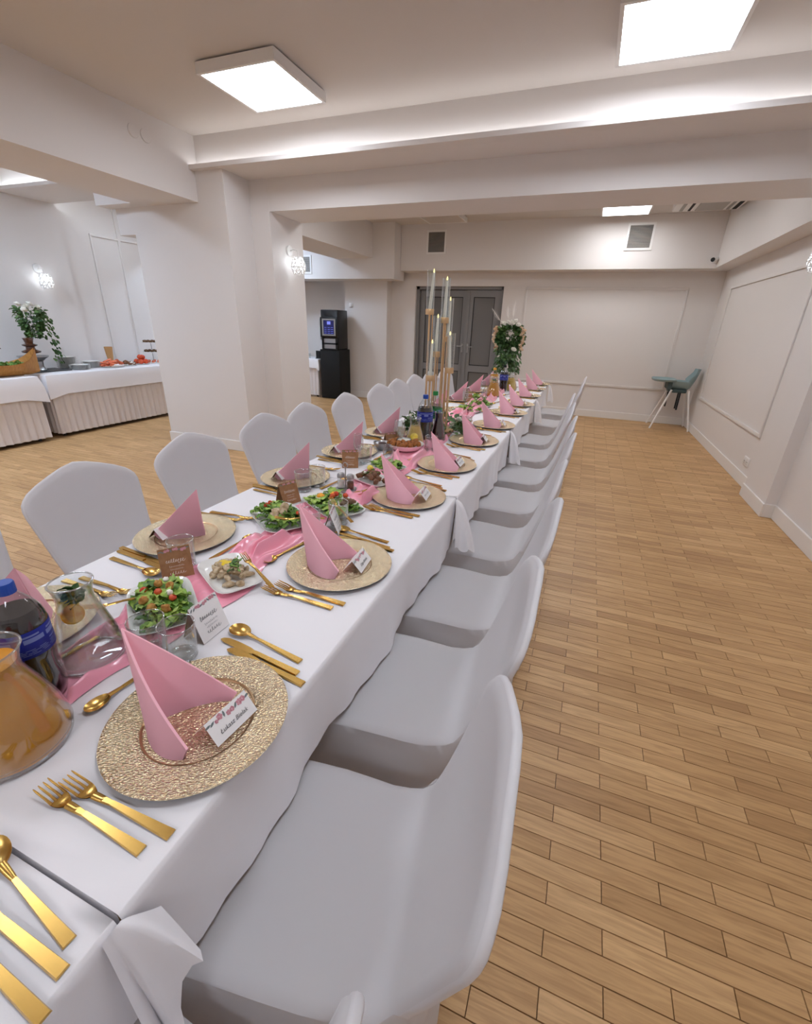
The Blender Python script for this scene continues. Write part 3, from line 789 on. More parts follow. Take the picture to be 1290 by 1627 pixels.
def make_knife(name, label, L=.235):
    r = thing(name, label, 'knife')
    bm = nb(); bar(bm, -.012, L / 2, .0125, .0165, .003, .001, .0045); obj('handle', bm, G, r)
    bm = nb(); pts = [(-.012, -.0055), (-.012, .0055), (-.03, .0095), (-.07, .0105), (-.1, .009), (-L / 2 + .004, .003), (-L / 2, -.004), (-.105, -.008), (-.03, -.009)]
    prism(bm, pts, .0025, .0046); obj('blade', bm, G, r, 30)
    return r

# ------------------------------------------------------------------ one place setting: charger, napkin, card, cutlery
SETR = [(-.577, .443), (-.622, 1.07), (-.637, 1.722), (-.625, 2.27), (-.615, 2.88), (-.59, 3.45), (-.575, 4.06), (-.57, 4.58), (-.575, 5.24), (-.575, 5.90), (-.565, 6.46)]
SETL = [(-1.19, .49), (-1.215, 1.03), (-1.23, 1.72), (-1.222, 2.26), (-1.215, 2.82), (-1.19, 3.86), (-1.18, 4.55), (-1.18, 5.30), (-1.18, 5.95)]
TT = .7515
def make_charger():
    r = thing('charger_plate', '-', 'plate')
    bm = nb(); lathe(bm, [(0, .0062), (.09, .0062), (.096, .0066), (.1005, .009), (.104, .0105), (.13, .0125), (.158, .0155), (.1635, .0158), (.165, .0148)], 72)
    obj('face', bm, M['charger'], r, 40)
    bm = nb(); lathe(bm, [(.165, .0148), (.164, .0128), (.13, .0092), (.104, .007), (.1, .003), (.095, .0005), (0, .0005)], 72); obj('underside', bm, M['silver'], r, 40, 'silver edge and underside')
    bm = nb(); lathe(bm, [(.0968, .0067), (.0975, .0078), (.1, .0096), (.1015, .0103)], 72); obj('ring', bm, M['reflectionring'], r, 60, 'painted reflection ring round the well')  # thin band that paints the reflection at the edge of the well
    return r
def make_napkin():
    r = thing('paper_napkin', '-', 'napkin')
    bm = nb(); S = Vector((-.078, -.052, .0)); A = Vector((-.122, -.022, .190))
    for T, bulge, hyp in ((Vector((.054, -.074, .0)), -.022, .030), (Vector((.036, .064, .0)), .016, .018)):
        d = (T - S); n = Vector((-d.y, d.x, 0)).normalized()
        nu, nv = 14, 10
        def f(i, j, off=0.0):
            u = i / nu; v = j / nv
            b = S + d * u
            t = A + (T + Vector((0, 0, hyp)) - A) * u
            p = b + (t - b) * v
            k = bulge * math.sin(PI * min(1, u * .92)) * (1 - v * .55)
            round_ = -.014 * max(0, (u - .6) / .4) ** 2 * (1 - v)
            return p + n * (k + off) + d.normalized() * round_
        for o_ in (-.0021, .0021): grid(bm, nu + 1, nv + 1, lambda i, j: f(i, j, o_))
        for j in (0, nv): grid(bm, nu + 1, 2, lambda i, q, j=j: f(i, j, (-.0021, .0021)[q]))
        grid(bm, nv + 1, 2, lambda j, q: f(nu, j, (-.0021, .0021)[q]))
        grid(bm, nv + 1, 2, lambda j, q: f(0, j, (-.0021, .0021)[q]))
    bmesh.ops.remove_doubles(bm, verts=bm.verts, dist=.0003)
    obj('folded_sheet', bm, M['pink'], r, 40)
    return r
def text(name, s, size, m, parent, loc, rot, shear=.35):
    cu = bpy.data.curves.new(name, 'FONT'); cu.body = s; cu.size = size; cu.shear = shear; cu.align_x = 'CENTER'; cu.align_y = 'CENTER'
    cu.resolution_u = 2; cu.materials.append(m)
    t_ = bpy.data.objects.new(name, cu); C.objects.link(t_)
    me = bpy.data.meshes.new_from_object(t_.evaluated_get(bpy.context.evaluated_depsgraph_get())); bpy.data.objects.remove(t_); bpy.data.curves.remove(cu)
    if not me.materials: me.materials.append(m)
    o = bpy.data.objects.new(name, me); C.objects.link(o); o.parent = parent; o.location = loc; o.rotation_euler = rot
    return o
def scribble(bm, p0, L, h, n, seed):
    """a run of handwriting in the plane z = 0"""
    rr = random.Random(seed); pts = []
    for i in range(n * 6 + 1):
        u = i / (n * 6)
        pts.append((p0[0] + L * u + h * .25 * math.sin(u * n * 2 * PI + 1), p0[1] + h * .62 * math.sin(u * n * 2 * PI) * (.3 + 1.5 * abs(noise.noise(Vector((u * 9, seed, 0))))), 0))
    w = h * .035
    for a, b in zip(pts, pts[1:]):
        d = Vector(b) - Vector(a); q = Vector((-d.y, d.x, 0)).normalized() * w
        v = [bm.verts.new(Vector(x) + y) for x, y in ((a, q), (b, q), (b, -q), (a, -q))]; bm.faces.new(v)
def make_tent(name, label, cat, w, slope, half, m, back, sprig=True):
    """folded card: ridge along y; front face towards +x; returns root and the frame of the front face"""
    r = thing(name, label, cat)
    h = math.sqrt(slope ** 2 - half ** 2); t = .0006
    bm = nb()
    for s in (1, -1):
        a = [(0, -w / 2, h), (0, w / 2, h), (s * half, w / 2, 0), (s * half, -w / 2, 0)]
        n = Vector((s * h, 0, half)).normalized() * t
        A = [bm.verts.new(Vector(p)) for p in a]; B = [bm.verts.new(Vector(p) - n) for p in a]
        f = bm.faces.new(A); g = bm.faces.new(list(reversed(B))); g.material_index = 1
        for i in range(4): bm.faces.new((A[i], A[(i + 1) % 4], B[(i + 1) % 4], B[i]))
    obj('folded_card', bm, [m, back], r, 0)
    face = (half / 2 + .0007, 0, h / 2 + .0004); ang = math.atan2(h, half)
    return r, face, (ang, 0, PI / 2), h
def printed_flowers(parent, face, rot, w, slope, seed, k_=1.0):
    rr = random.Random(seed); full = slope
    b1, b2 = nb(), nb()
    for k in range(11):
        u = (-.46 + .92 * k / 10) * w; slope = full * k_; v = full * .5 - slope * (.14 + .12 * rr.random())
        if k % 3 == 1 or k in (0, 10):
            a = rr.random() * 6; L = slope * .15
            vv = [b2.verts.new((u + L * x * math.cos(a) - L * y * math.sin(a), v + L * x * math.sin(a) + L * y * math.cos(a), 0)) for x, y in ((-.9, 0), (-.2, .3), (.5, .25), (.9, 0), (.5, -.25), (-.2, -.3))]
            b2.faces.new(vv)
        else:
            rad = slope * (.07 + .06 * rr.random())
            for q in range(5):
                a = q * 1.257; vv = [b1.verts.new((u + rad * .6 * math.cos(a) + rad * .55 * math.cos(s_ * 1.047), v + rad * .6 * math.sin(a) + rad * .55 * math.sin(s_ * 1.047), .00012 * (q % 2))) for s_ in range(6)]
                b1.faces.new(vv)
    for nm, b, m in (('printed_roses', b1, M['rose']), ('printed_leaves', b2, M['greyleaf'])):
        o = obj(nm, b, m, parent, 0); o.location = face; o.rotation_euler = rot; o['kind'] = 'stuff'
def make_place_card(s, seed):
    r, face, rot, h = make_tent('place_card', '-', 'place card', .095, .047, .030, M['card'], M['cardback'])
    printed_flowers(r, face, rot, .095, .047, seed)
    n = Vector((h, 0, .030)).normalized()
    if s: text('lettering', s, .0118, M['ink'], r, Vector(face) + n * .0003 + Vector((.030, 0, -h)).normalized() * .007, rot)
    else:
        bm = nb(); scribble(bm, (-.03, -.006), .025, .010, 5, seed); scribble(bm, (.003, -.006), .03, .010, 6, seed + 1)
        o = obj('lettering', bm, M['ink'], r, 0); o.location = Vector(face) + n * .0002; o.rotation_euler = rot
    return r
card_txt = make_place_card('Łukasz Bielak', 3)
card_txt2 = make_place_card('Olga Bielak', 4)
card_any = make_place_card('', 5)
proto = dict(charger=make_charger(), napkin=make_napkin(), fork=make_fork('dinner_fork', '-'), sfork=make_fork('salad_fork', '-', .222), knife=make_knife('dinner_knife', '-'), sknife=make_knife('salad_knife', '-', .225),
             spoon=make_spoon('soup_spoon', '-'), dspoon=make_spoon('dessert_spoon', '-', .19, .034, .05))
used = set()
def put(key, loc, rz, label, group):
    p = proto[key] if isinstance(key, str) else key
    if p.name not in used:
        used.add(p.name); p.location = loc; p.rotation_euler = (0, 0, rz); p['label'] = label; p['group'] = group; return p
    return dup(p, loc, rz, label, group)
def setting(k, cx, cy, side):
    base = 0 if side == 'aisle' else PI
    who = '%s place from the front, %s side' % (ORD[k], side)
    jr = random.Random(k * 7 + (0 if side == 'aisle' else 50))
    def at(x, y, z=TT):
        c, s = math.cos(base), math.sin(base); return (cx + c * x - s * y, cy + s * x + c * y, z)
    put('charger', (cx, cy, TT), base + jr.random() * 6, 'embossed gold charger plate, ' + who, 'gold charger plates')
    na = base + (0 if k == 0 else jr.uniform(-.1, .1)) + (0 if side == 'aisle' else -.22)
    nx, ny = ((0, 0), (-.004, -.004), (.0, -.01), (.045, -.045), (.04, -.05), (.02, -.04))[k] if side == 'aisle' and k < 6 else (.02, -.02) if side == 'aisle' else (.028, .012)
    put('napkin', at(nx, ny, TT + .0070), na, 'folded pink napkin standing on the charger, ' + who, 'folded pink napkins')
    c = card_txt if (side == 'aisle' and k == 0) else card_txt2 if (side == 'aisle' and k == 1) else card_any
    ca = (0, .12, .1)[k % 3]
    put(c, at(.058, .010 if side == 'aisle' else .035, TT + .0145), base + (-.1 if k == 0 and side == 'aisle' else ca), 'white rose-printed name card on the charger, ' + who, 'name cards')
    j = lambda a: jr.uniform(-a, a)
    put('fork', at(-.022 + j(.01), -.205 + j(.006), TT), base + j(.05), 'outer gold fork beside the charger, ' + who, 'gold cutlery')
    put('sfork', at(.006 + j(.008), -.1775 + j(.003), TT), base + j(.03), 'inner gold fork beside the charger, ' + who, 'gold cutlery')
    put('knife', at(-.012 + j(.008), .190 + j(.004), TT), base - .12 + j(.04), 'outer gold knife beside the charger, ' + who, 'gold cutlery')
    put('sknife', at(.012 + j(.008), .1675 + j(.002), TT), base - .1 + j(.03), 'inner gold knife beside the charger, ' + who, 'gold cutlery')
    put('spoon', at(-.03 + j(.008), .226 + j(.006), TT), base - .12 + j(.05), 'gold soup spoon beside the knives, ' + who, 'gold cutlery')
    put('dspoon', at(-.208 + j(.006), -.0 + j(.02), TT), base + PI / 2 - .15 + j(.1), 'gold dessert spoon behind the charger, ' + who, 'gold cutlery')
for k, (x, y) in enumerate(SETR): setting(k, x, y, 'aisle')
for k, (x, y) in enumerate(SETL): setting(k, x, y, 'pillar')
# three pieces of cutlery on the nearest cloth, their handles towards the aisle
put('spoon', (-.585, .140, TT), -.12, 'gold soup spoon on the nearest cloth, closest to the joint', 'gold cutlery')
put('knife', (-.570, .1075, TT), -.02, 'gold knife on the nearest cloth, in the middle of three', 'gold cutlery')
put('sknife', (-.545, .0775, TT), -.05, 'gold knife on the nearest cloth, nearest of the three to the front', 'gold cutlery')

# ------------------------------------------------------------------ pink satin runner along the middle of the table
RUN = [(.18, -.92, .085), (.32, -.915, .095), (.46, -.905, .085), (.58, -.90, .095), (.70, -.945, .135), (.86, -.93, .125), (.98, -.915, .085), (1.12, -.91, .085), (1.35, -.93, .12), (1.55, -.885, .10), (1.78, -.865, .10), (2.0, -.88, .10), (2.25, -.875, .10), (2.5, -.88, .13), (2.8, -.90, .12), (3.3, -.93, .10), (4.2, -.92, .09), (5.4, -.92, .09)]
def runat(y):
    for a, b in zip(RUN, RUN[1:]):
        if a[0] <= y <= b[0]:
            u = (y - a[0]) / (b[0] - a[0]); u = u * u * (3 - 2 * u)
            return a[1] + (b[1] - a[1]) * u, a[2] + (b[2] - a[2]) * u
    return RUN[-1][1:]
PLATES = [(-.935, .68, .25, .16, -.63, 'first'), (-.885, .876, .225, .145, -.5, 'second'), (-1.0, 1.275, .27, .18, -.6, 'third'), (-.885, 1.48, .30, .18, -.57, 'fourth'), (-.87, 1.84, .22, .14, -.4, 'fifth'), (-.895, 2.06, .2, .14, -.3, 'sixth')]
ROUND = [(-.835, .28, .09), (-.912, .372, .05), (-.925, .482, .066), (-.747, .562, .045), (-.825, .553, .045), (-.74, .655, .06), (-.95, 2.46, .14), (-1.06, 2.4, .07), (-.93, 2.585, .07), (-.915, 2.72, .062), (-.895, 2.86, .062), (-.845, 2.80, .06), (-.955, 3.08, .235), (-.955, 1.67, .05), (-.915, 1.69, .05), (-1.065, 1.45, .06), (-1.04, .82, .06), (-1.08, 2.02, .06), (-.80, 1.28, .06)]
def runclear(x, y):
    c = 1.0
    for px, py, a, b, r_, _ in PLATES:
        dx, dy = x - px, y - py; u = abs(dx * math.cos(r_) + dy * math.sin(r_)) - a / 2; v = abs(-dx * math.sin(r_) + dy * math.cos(r_)) - b / 2
        c = min(c, max(0, min(1, (max(u, v) - .014) / .03)))
    for px, py, r_ in ROUND: c = min(c, max(0, min(1, (math.hypot(x - px, y - py) - r_) / .022)))
    return c
bm = nb(); ny = int((5.4 - .18) / .013); nu = 56
def rf(i, j):
    y = .18 + .013 * i; u = -1 + 2 * j / nu; cx, hw = runat(y)
    wig = noise.noise(Vector((y * 3.1, u * .8, 0))) * .035
    x = cx + hw * u * (1 + .25 * noise.noise(Vector((y * 4, 3, 0)))) + wig
    ph = u * 6.5 + 4.2 * noise.noise(Vector((y * 2.6, u * 1.2, 4))) + y * 5
    f = (.5 + .5 * math.sin(ph)) ** 1.4 * .65 + (.5 + .5 * math.sin(ph * 2.3 + 2 + 4 * noise.noise(Vector((y * 6, u * 2, 9))))) * .25
    ed = min(1, (1 - abs(u)) * 7)
    h = .0015 + .056 * f * ed * runclear(x, y) ** .6 + .0024 * f * ed
    yy = y + .02 * noise.noise(Vector((y * 5, u * 3, 7)))
    return (x, yy, TT + h)
grid(bm, ny + 1, nu + 1, rf)
tag(obj('satin_runner', bm, M['satin'], None, 180), 'crumpled pink satin runner along the middle of the long table', 'table runner')

# ------------------------------------------------------------------ carafes, bottles, glasses
CARAFE = [(0, .004), (.075, .004), (.082, .008), (.0845, .02), (.082, .04), (.074, .075), (.060, .115), (.048, .145), (.0435, .163), (.044, .178), (.049, .195), (.0525, .205)]
def inner(prof, zmax, d=.003, z0=.008):
    out = [(0, z0)]; last = None
    for r_, z in prof:
        if r_ < .01 or z < z0: continue
        if z <= zmax: out.append((max(.001, r_ - d), z)); last = (r_, z)
        else:
            u = (zmax - last[1]) / (z - last[1]); out.append((last[0] + (r_ - last[0]) * u - d, zmax)); break
    return out + [(0, zmax)]
def ringtube(bm, rad, z, t, n=48, q=8):
    grid(bm, n, q, lambda i, j: ((rad + t * math.cos(2 * PI * j / q)) * math.cos(2 * PI * i / (n - 1)), (rad + t * math.cos(2 * PI * j / q)) * math.sin(2 * PI * i / (n - 1)), z + t * math.sin(2 * PI * j / q)), True)
def carafe(x, y, liquid, level, label, lname, s=1.0, rz=0):
    r = thing('glass_carafe', label, 'carafe', (x, y, TT + .002), rz, 'glass carafes')
    sx, s = s if isinstance(s, tuple) else (s, s)
    pr = [(a * sx, b * s) for a, b in CARAFE]
    bm = nb(); lathe(bm, pr, 48); lathe(bm, [(a - .0022 if a > .01 else a, b + (.004 if b < .01 else 0)) for a, b in pr[1:]], 48)
    lathe(bm, [(pr[-1][0], pr[-1][1]), (pr[-1][0] - .001, pr[-1][1] + .0012), (pr[-1][0] - .0022, pr[-1][1])], 48)
    obj('glass_body', bm, M['glass'], r, 60)
    bm = nb(); ringtube(bm, pr[-1][0] - .001, pr[-1][1] + .0005, .0019); obj('rim', bm, M['glassrim'], r, 180)
    bm = nb(); ringtube(bm, pr[3][0] * .93, .005, .003); obj('base_ring', bm, M['glassrim'], r, 180)
    if liquid:
        bm = nb(); lathe(bm, inner(pr, level * s), 40); obj(lname, bm, liquid, r, 50)
    return r
carafe(-.835, .28, M['juice'], .180, 'big glass carafe of orange juice at the front edge of the picture', 'juice')
carafe(-.925, .482, M['water'], .180, 'glass carafe of water with mint beside the big cola bottle', 'water', (.78, .97))
carafe(-.93, 2.585, M['lemonade'], .150, 'glass carafe of lemonade beside the blue-capped bottle', 'lemonade', (.72, .86))
carafe(-.845, 2.80, M['darkjuice'], .196, 'glass carafe of dark cherry juice by the candle stand', 'juice', (.60, .92))
carafe(-.905, 5.02, M['juice'], .150, 'far glass carafe of orange juice before the flower centrepiece', 'juice')
carafe(-.82, 5.62, M['lemonade'], .150, 'far glass carafe of amber drink beside the flower centrepiece', 'juice')
def leafthing(name, label, cat, loc, me_list, n, spread, rr, zs=.01):
    r = thing(name, label, cat, loc)
    for k in range(n):
        a = rr.random() * 6.28
        place('leaf', me_list[k % len(me_list)], r, (spread * rr.uniform(-1, 1), spread * rr.uniform(-1, 1), zs * rr.random()), (rr.uniform(-.8, .8), rr.uniform(-1.2, .2), a), .8)
    return r
MINT = [leafmesh('mint_leaf', .036, .026, M['leaf'], .001, .5, 6, 5, k) for k in range(2)]
leafthing('mint_sprig', 'dark mint sprig floating in the front water carafe', 'herb', (-.925, .482, TT + .150), MINT, 18, .007, random.Random(3), .030)
leafthing('mint_sprig', 'mint floating on the lemonade carafe', 'herb', (-.93, 2.585, TT + .132), MINT, 8, .014, random.Random(4), .02)
leafthing('mint_sprig', 'mint floating on the far orange juice carafe', 'herb', (-.905, 5.02, TT + .155), MINT, 6, .014, random.Random(5), .015)
def slice_(name, label, loc, rot, m, rad=.027, rind=None):
    r = thing(name, label, 'fruit', loc); r.rotation_euler = rot
    bm = nb(); lathe(bm, [(0, 0), (rad * .88, 0), (rad * .88, .006), (0, .006)], 24); obj('flesh', bm, m, r, 40)
    bm = nb(); lathe(bm, [(rad * .88, -.0003), (rad, .0008), (rad, .0052), (rad * .88, .0063)], 24); obj('peel', bm, rind or m, r, 40)
    return r
slice_('lemon_slice', 'yellow lemon slice floating in the front water carafe', (-.936, .470, TT + .142), (.5, .2, 0), M['lemon'], .022)
slice_('orange_slice', 'orange slice under the mint in the front water carafe', (-.910, .462, TT + .138), (.9, .5, .5), M['orange'], .021)
slice_('lemon_slice', 'lemon slice inside the lemonade carafe', (-.918, 2.54, TT + .07), (1.2, .2, 0), M['lemon'], .024)
r = thing('strawberry', 'red strawberry floating on the front orange juice', 'fruit', (-.848, .278, TT + .186))
bm = nb(); ellipsoid(bm, (0, 0, 0), (.019, .015, .015), 14, 10, .15); obj('flesh', bm, M['tomato'], r)
bm = nb(); lathe(bm, [(0, .012), (.006, .0135), (.009, .0125)], 10, (0, 0)); obj('cut_face', bm, M['salmon'], r)

def bottle(x, y, label, cap, lab, liquid, level, s=1.0, rz=0):
    r = thing('plastic_bottle', label, 'bottle', (x, y, TT + .002), rz, 'soft drink bottles')
    pr = [(0, .006), (.02, .003), (.034, .0), (.043, .008), (.0465, .03), (.0455, .06), (.043, .085), (.0455, .11), (.0475, .125), (.0475, .19), (.0465, .2), (.043, .215), (.033, .235), (.021, .252), (.0145, .262), (.0135, .275)]
    pr = [(a * s, b * s) for a, b in pr]
    bm = nb(); lathe(bm, pr, 36); obj('plastic_body', bm, M['pet'], r, 60)
    bm = nb(); lathe(bm, inner(pr, level * s, .0012, .004), 32); obj('drink', bm, liquid, r, 50)
    lr = .0479 * s
    bm = nb(); lathe(bm, [(lr, .128 * s), (lr + .0004, .129 * s), (lr + .0004, .187 * s), (lr, .188 * s)], 48); lb = obj('label', bm, lab, r, 60)
    bm = nb(); rr = random.Random(5)
    for z, h, n in ((.176, .004, 3), (.163, .010, 7), (.152, .003, 2), (.1465, .0012, 14), (.143, .0012, 16), (.1395, .0012, 15), (.136, .0012, 17)):
        for k in range(n):
            a0 = k / n * 2 * PI + rr.random() * .1; w = 2 * PI / n * rr.uniform(.5, .86)
            m_ = max(1, int(w / .12)); 
            V = [[bm.verts.new(((lr + .0007) * math.cos(a0 + w * q / m_), (lr + .0007) * math.sin(a0 + w * q / m_), zz * s)) for q in range(m_ + 1)] for zz in (z, z + h)]
            for q in range(m_): bm.faces.new((V[0][q], V[0][q + 1], V[1][q + 1], V[1][q]))
    o = obj('print', bm, M['labelprint'], lb, 0); o['kind'] = 'stuff'
    bm = nb(); V = lathe(bm, [(.0165 * s, .262 * s), (.0165 * s, .282 * s), (.015 * s, .285 * s), (0, .285 * s)], 40)
    for row in V[:2]:
        for q, v in enumerate(row):
            if q % 2: v.co.x *= .965; v.co.y *= .965
    obj('cap', bm, cap, r, 30)
    return r
bottle(-.912, .372, 'big cola bottle with blue cap and blue label at the front', M['bluecap'], M['bluelabel'], M['cola'], .222, .93, .4)
bottle(-.915, 2.72, 'cola bottle with blue cap and blue label by the candle stand', M['bluecap'], M['bluelabel'], M['cola'], .212, 1.06, 2.2)
bottle(-.895, 2.86, 'clear soda bottle with green cap and green label', M['greencap'], M['greenlabel'], M['water'], .205, 1.08, 1)
bottle(-.875, 5.45, 'far cola bottle with dark cap before the flower centrepiece', M['black'], M['bluelabel'], M['cola'], .212, 1.05, 2)
bottle(-.945, 5.2, 'far bottle of orange drink before the flower centrepiece', M['orange'], M['orange'], M['juice'], .22, 1.0, 2)

tum0 = thing('glass_tumbler', '-', 'glass')
bm = nb(); lathe(bm, [(0, .001), (.029, .001), (.0315, .004), (.0335, .03), (.0365, .086)], 40); lathe(bm, [(.0365, .086), (.0358, .0868), (.035, .086), (.032, .03), (.0295, .011), (0, .009)], 40)
obj('glass_wall', bm, M['glass'], tum0, 60)
bm = nb(); ringtube(bm, .0358, .0862, .0011); obj('rim', bm, M['glassrim'], tum0, 180); bm = nb(); ringtube(bm, .0285, .0055, .0042); obj('base_ring', bm, M['glassrim'], tum0, 180); tum0.scale = (1.06, 1.06, 1.06)
wine0 = thing('stem_glass', '-', 'glass')
bm = nb(); lathe(bm, [(0, .001), (.030, .001), (.031, .003), (.008, .006), (.004, .012), (.0038, .06), (.006, .068), (.020, .080), (.0275, .105), (.026, .14), (.0225, .165), (.0215, .165), (.025, .14), (.0265, .105), (.019, .082), (0, .074)], 32)
obj('glass_wall', bm, M['glass'], wine0, 60)
bm = nb(); ringtube(bm, .022, .165, .0008); obj('rim', bm, M['glassrim'], wine0, 180); bm = nb(); ringtube(bm, .030, .002, .0012); obj('base_ring', bm, M['glassrim'], wine0, 180)
for k, (x, y, s) in enumerate(((-.747, .562, 'in front of the white card by the front salad'), (-.822, .548, 'half hidden behind the first pink napkin'), (-1.062, .872, 'behind the first brown card'), (-1.105, 1.60, 'behind the second brown card'), (-1.085, 1.685, 'second one behind the second brown card'), (-.832, 1.23, 'behind the second aisle-side napkin'), (-.78, 1.345, 'between the egg platter and the second aisle-side napkin'), (-1.05, 2.12, 'behind the third brown card'), (-1.05, 2.62, 'beside the lemonade carafe, pillar side'), (-.80, 2.52, 'beside the fourth aisle-side napkin'), (-.78, 3.15, 'by the greenery of the candle stand'), (-.76, 3.25, 'second one by the greenery of the candle stand'))):
    put(tum0, (x, y, TT + .0005), 0, 'clear glass tumbler ' + s, 'clear glasses')
for k, (x, y, s) in enumerate(((-.83, 1.93, 'behind the third aisle-side napkin'), (-1.02, 2.53, 'before the lemonade carafe'), (-.99, 2.49, 'second one before the lemonade carafe'), (-1.07, 2.08, 'beside the third brown card'), (-.98, 4.05, 'among the far salads'), (-1.02, 4.22, 'second one among the far salads'), (-.86, 4.3, 'behind the seventh aisle-side napkin'), (-1.0, 4.9, 'beside the far orange juice carafe'))):
    put(wine0, (x, y, TT + .0005), 0, 'clear stemmed glass ' + s, 'clear glasses')

# ------------------------------------------------------------------ folded cards between the places
def menu_tent(x, y, rz, kraft, label, seed):
    m = M['kraft'] if kraft else M['card']
    r, face, rot, h = make_tent('folded_card', label, 'card', .085, .095, .032, m, M['kraft'] if kraft else M['cardback'])
    r.location = (x, y, TT + .001); r.rotation_euler = (0, 0, rz)
    n = Vector((h, 0, .032)).normalized(); ink = M['whiteink'] if kraft else M['ink']
    printed_flowers(r, face, rot, .08, .095, seed, .42)
    bm = nb(); scribble(bm, (-.026, .008), .05, .013, 8, seed); scribble(bm, (-.02, -.008), .04, .006, 9, seed + 1); scribble(bm, (-.018, -.017), .034, .005, 9, seed + 2); scribble(bm, (-.022, -.029), .042, .011, 6, seed + 3)
    o = obj('lettering', bm, ink, r, 0); o.location = Vector(face) + n * .0003; o.rotation_euler = rot
    return r
menu_tent(-1.042, .828, -.65, True, 'brown kraft card with white script, nearest of the brown ones', 11)
menu_tent(-.765, .656, .0, False, 'white folded card with printed script beside the front salad', 12)
menu_tent(-1.085, 1.452, -.35, True, 'brown kraft card between the third salad and the third pillar-side place', 13)
menu_tent(-1.09, 2.02, -1.1, True, 'brown kraft card standing edge-on at the fourth pillar-side place', 14)
menu_tent(-.775, 1.285, .35, False, 'white folded card half hidden behind the second aisle-side napkin', 15)
menu_tent(-1.06, 2.50, -.6, True, 'brown kraft card behind the fritter bowl', 16)
menu_tent(-1.04, 4.42, -.7, True, 'brown kraft card among the far salads', 17)

# ------------------------------------------------------------------ platters and food
def china(x, y, a, b, rz, label):
    r = thing('square_plate', label, 'plate', (x, y, TT + .004), rz, 'white rectangular plates')
    bm = nb(); n = 44
    def ring(k, sc, z):
        t = 2 * PI * k / n; c, s = math.cos(t), math.sin(t); p = 5
        d = (abs(c) ** p + abs(s) ** p) ** (-1 / p)
        return (a / 2 * sc * c * d, b / 2 * sc * s * d, z)
    prof = [(0.001, .003), (.72, .003), (.8, .0045), (.9, .010), (.98, .0165), (1, .017), (1, .0155), (.9, .0075), (.8, .0015), (.7, 0), (.001, 0)]
    grid(bm, len(prof), n, lambda i, j: ring(j, *prof[i]), True)
    obj('dish', bm, M['china'], r, 60)
    return r
LET = [leafmesh('lettuce_leaf', .058, .046, M['lettuce'], .006, .6, 8, 7, k * 3) for k in range(3)]
MID = [leafmesh('lettuce_leaf', .05, .036, M['midleaf'], .005, .5, 8, 7, k * 5 + 1) for k in range(3)]
DRK = [leafmesh('lettuce_leaf', .042, .026, M['darkleaf'], .002, .5, 6, 5, k * 5 + 2) for k in range(2)]
ROC = [leafmesh('rocket_leaf', .045, .010, M['midleaf'], .003, .4, 9, 3, k * 5 + 2) for k in range(2)]
def salad(x, y, a, b, rz, label, mix, n, seed, h=.035, cat='salad'):
    r = thing('mixed_salad', label, cat, (x, y, TT + .0085), rz, 'plated salads')
    rr = random.Random(seed); pool = [m for ms, w in mix for m in ms * w]
    n = int(n * 1.45)
    for k in range(n):
        u, v = rr.uniform(-1, 1), rr.uniform(-1, 1)
        px, py = u * a * .45, v * b * .45
        dome = max(0, 1 - max(abs(u), abs(v)) ** 2.2)
        z = .008 + h * .95 * dome * (.2 + .8 * k / n)
        o = place('lettuce_leaf', pool[rr.randrange(len(pool))], r, (px * .93 - .018 * math.cos(k * 2.4), py * .88 - .018 * math.sin(k * 2.4), z), (rr.uniform(-.45, .45), rr.uniform(-.5, .1), k * 2.4), rr.uniform(.6, .95))
    return r
def bits(r, name, m, spots, rad, flat=.7, bump=.25, u=12, v=8):
    for k, (x, y, z) in enumerate(spots):
        bm = nb(); ellipsoid(bm, (0, 0, 0), (rad, rad * .85, rad * flat), u, v, bump, k * 3.1); o = obj(name, bm, m, r, 60); o.location = (x, y, z + (.009 if r.name.startswith('mixed_salad') else 0)); o.rotation_euler = (k, .3 * k, k * 2)
plabs = ['white square plate under the front green salad', 'white square plate under the creamy chicken dish', 'white rectangular plate under the rocket salad', 'white rectangular plate under the stuffed eggs', 'white plate under the roast meat', 'white plate under the small green salad behind the roast meat']
for (x, y, a, b, rz, o_), lab in zip(PLATES, plabs): china(x, y, a, b, rz, lab)
s1 = salad(-.935, .68, .235, .15, -.63, 'front green salad with tomato, croutons and dark leaves', [(LET, 4), (MID, 2), (DRK, 2)], 62, 1, .045)
bits(s1, 'tomato_half', M['tomato'], [(.045, .025, .038), (-.03, -.035, .036), (.01, -.005, .044)], .011, .8)
bits(s1, 'crouton', M['crouton'], [(-.035, .0, .042), (.06, -.025, .034), (.02, -.04, .036), (-.01, .025, .042), (.075, .005, .030)], .012, .9, .5)
bits(s1, 'cheese_cube', M['eggwhite'], [(-.06, .02, .036), (.025, .02, .043)], .009, .8, .4)
r = thing('creamy_chicken', 'creamy chicken and pasta with herbs on the second plate', 'food', (-.885, .876, TT + .0085), -.5)
rr = random.Random(9)
for k in range(46):
    a_ = rr.random() * 6.28; q = rr.random() ** .5; x, y = q * .075 * math.cos(a_), q * .045 * math.sin(a_)
    bm = nb(); ellipsoid(bm, (0, 0, 0), (rr.uniform(.011, .019), rr.uniform(.008, .012), .008), 10, 7, .5, k); o = obj('chicken_piece', bm, M['chicken'], r, 60); o.location = (x, y, .006 + .026 * (1 - q * q)); o.rotation_euler = (rr.random(), rr.random(), k)
for k in range(16):
    place('herb_leaf', (ROC + DRK)[k % 4], r, (.02 * math.cos(k * 2.1) + .015, .014 * math.sin(k * 1.7) + .01, .036 + .004 * rr.random()), (rr.uniform(-.5, .5), rr.uniform(-.6, .2), k * 1.9), .6)
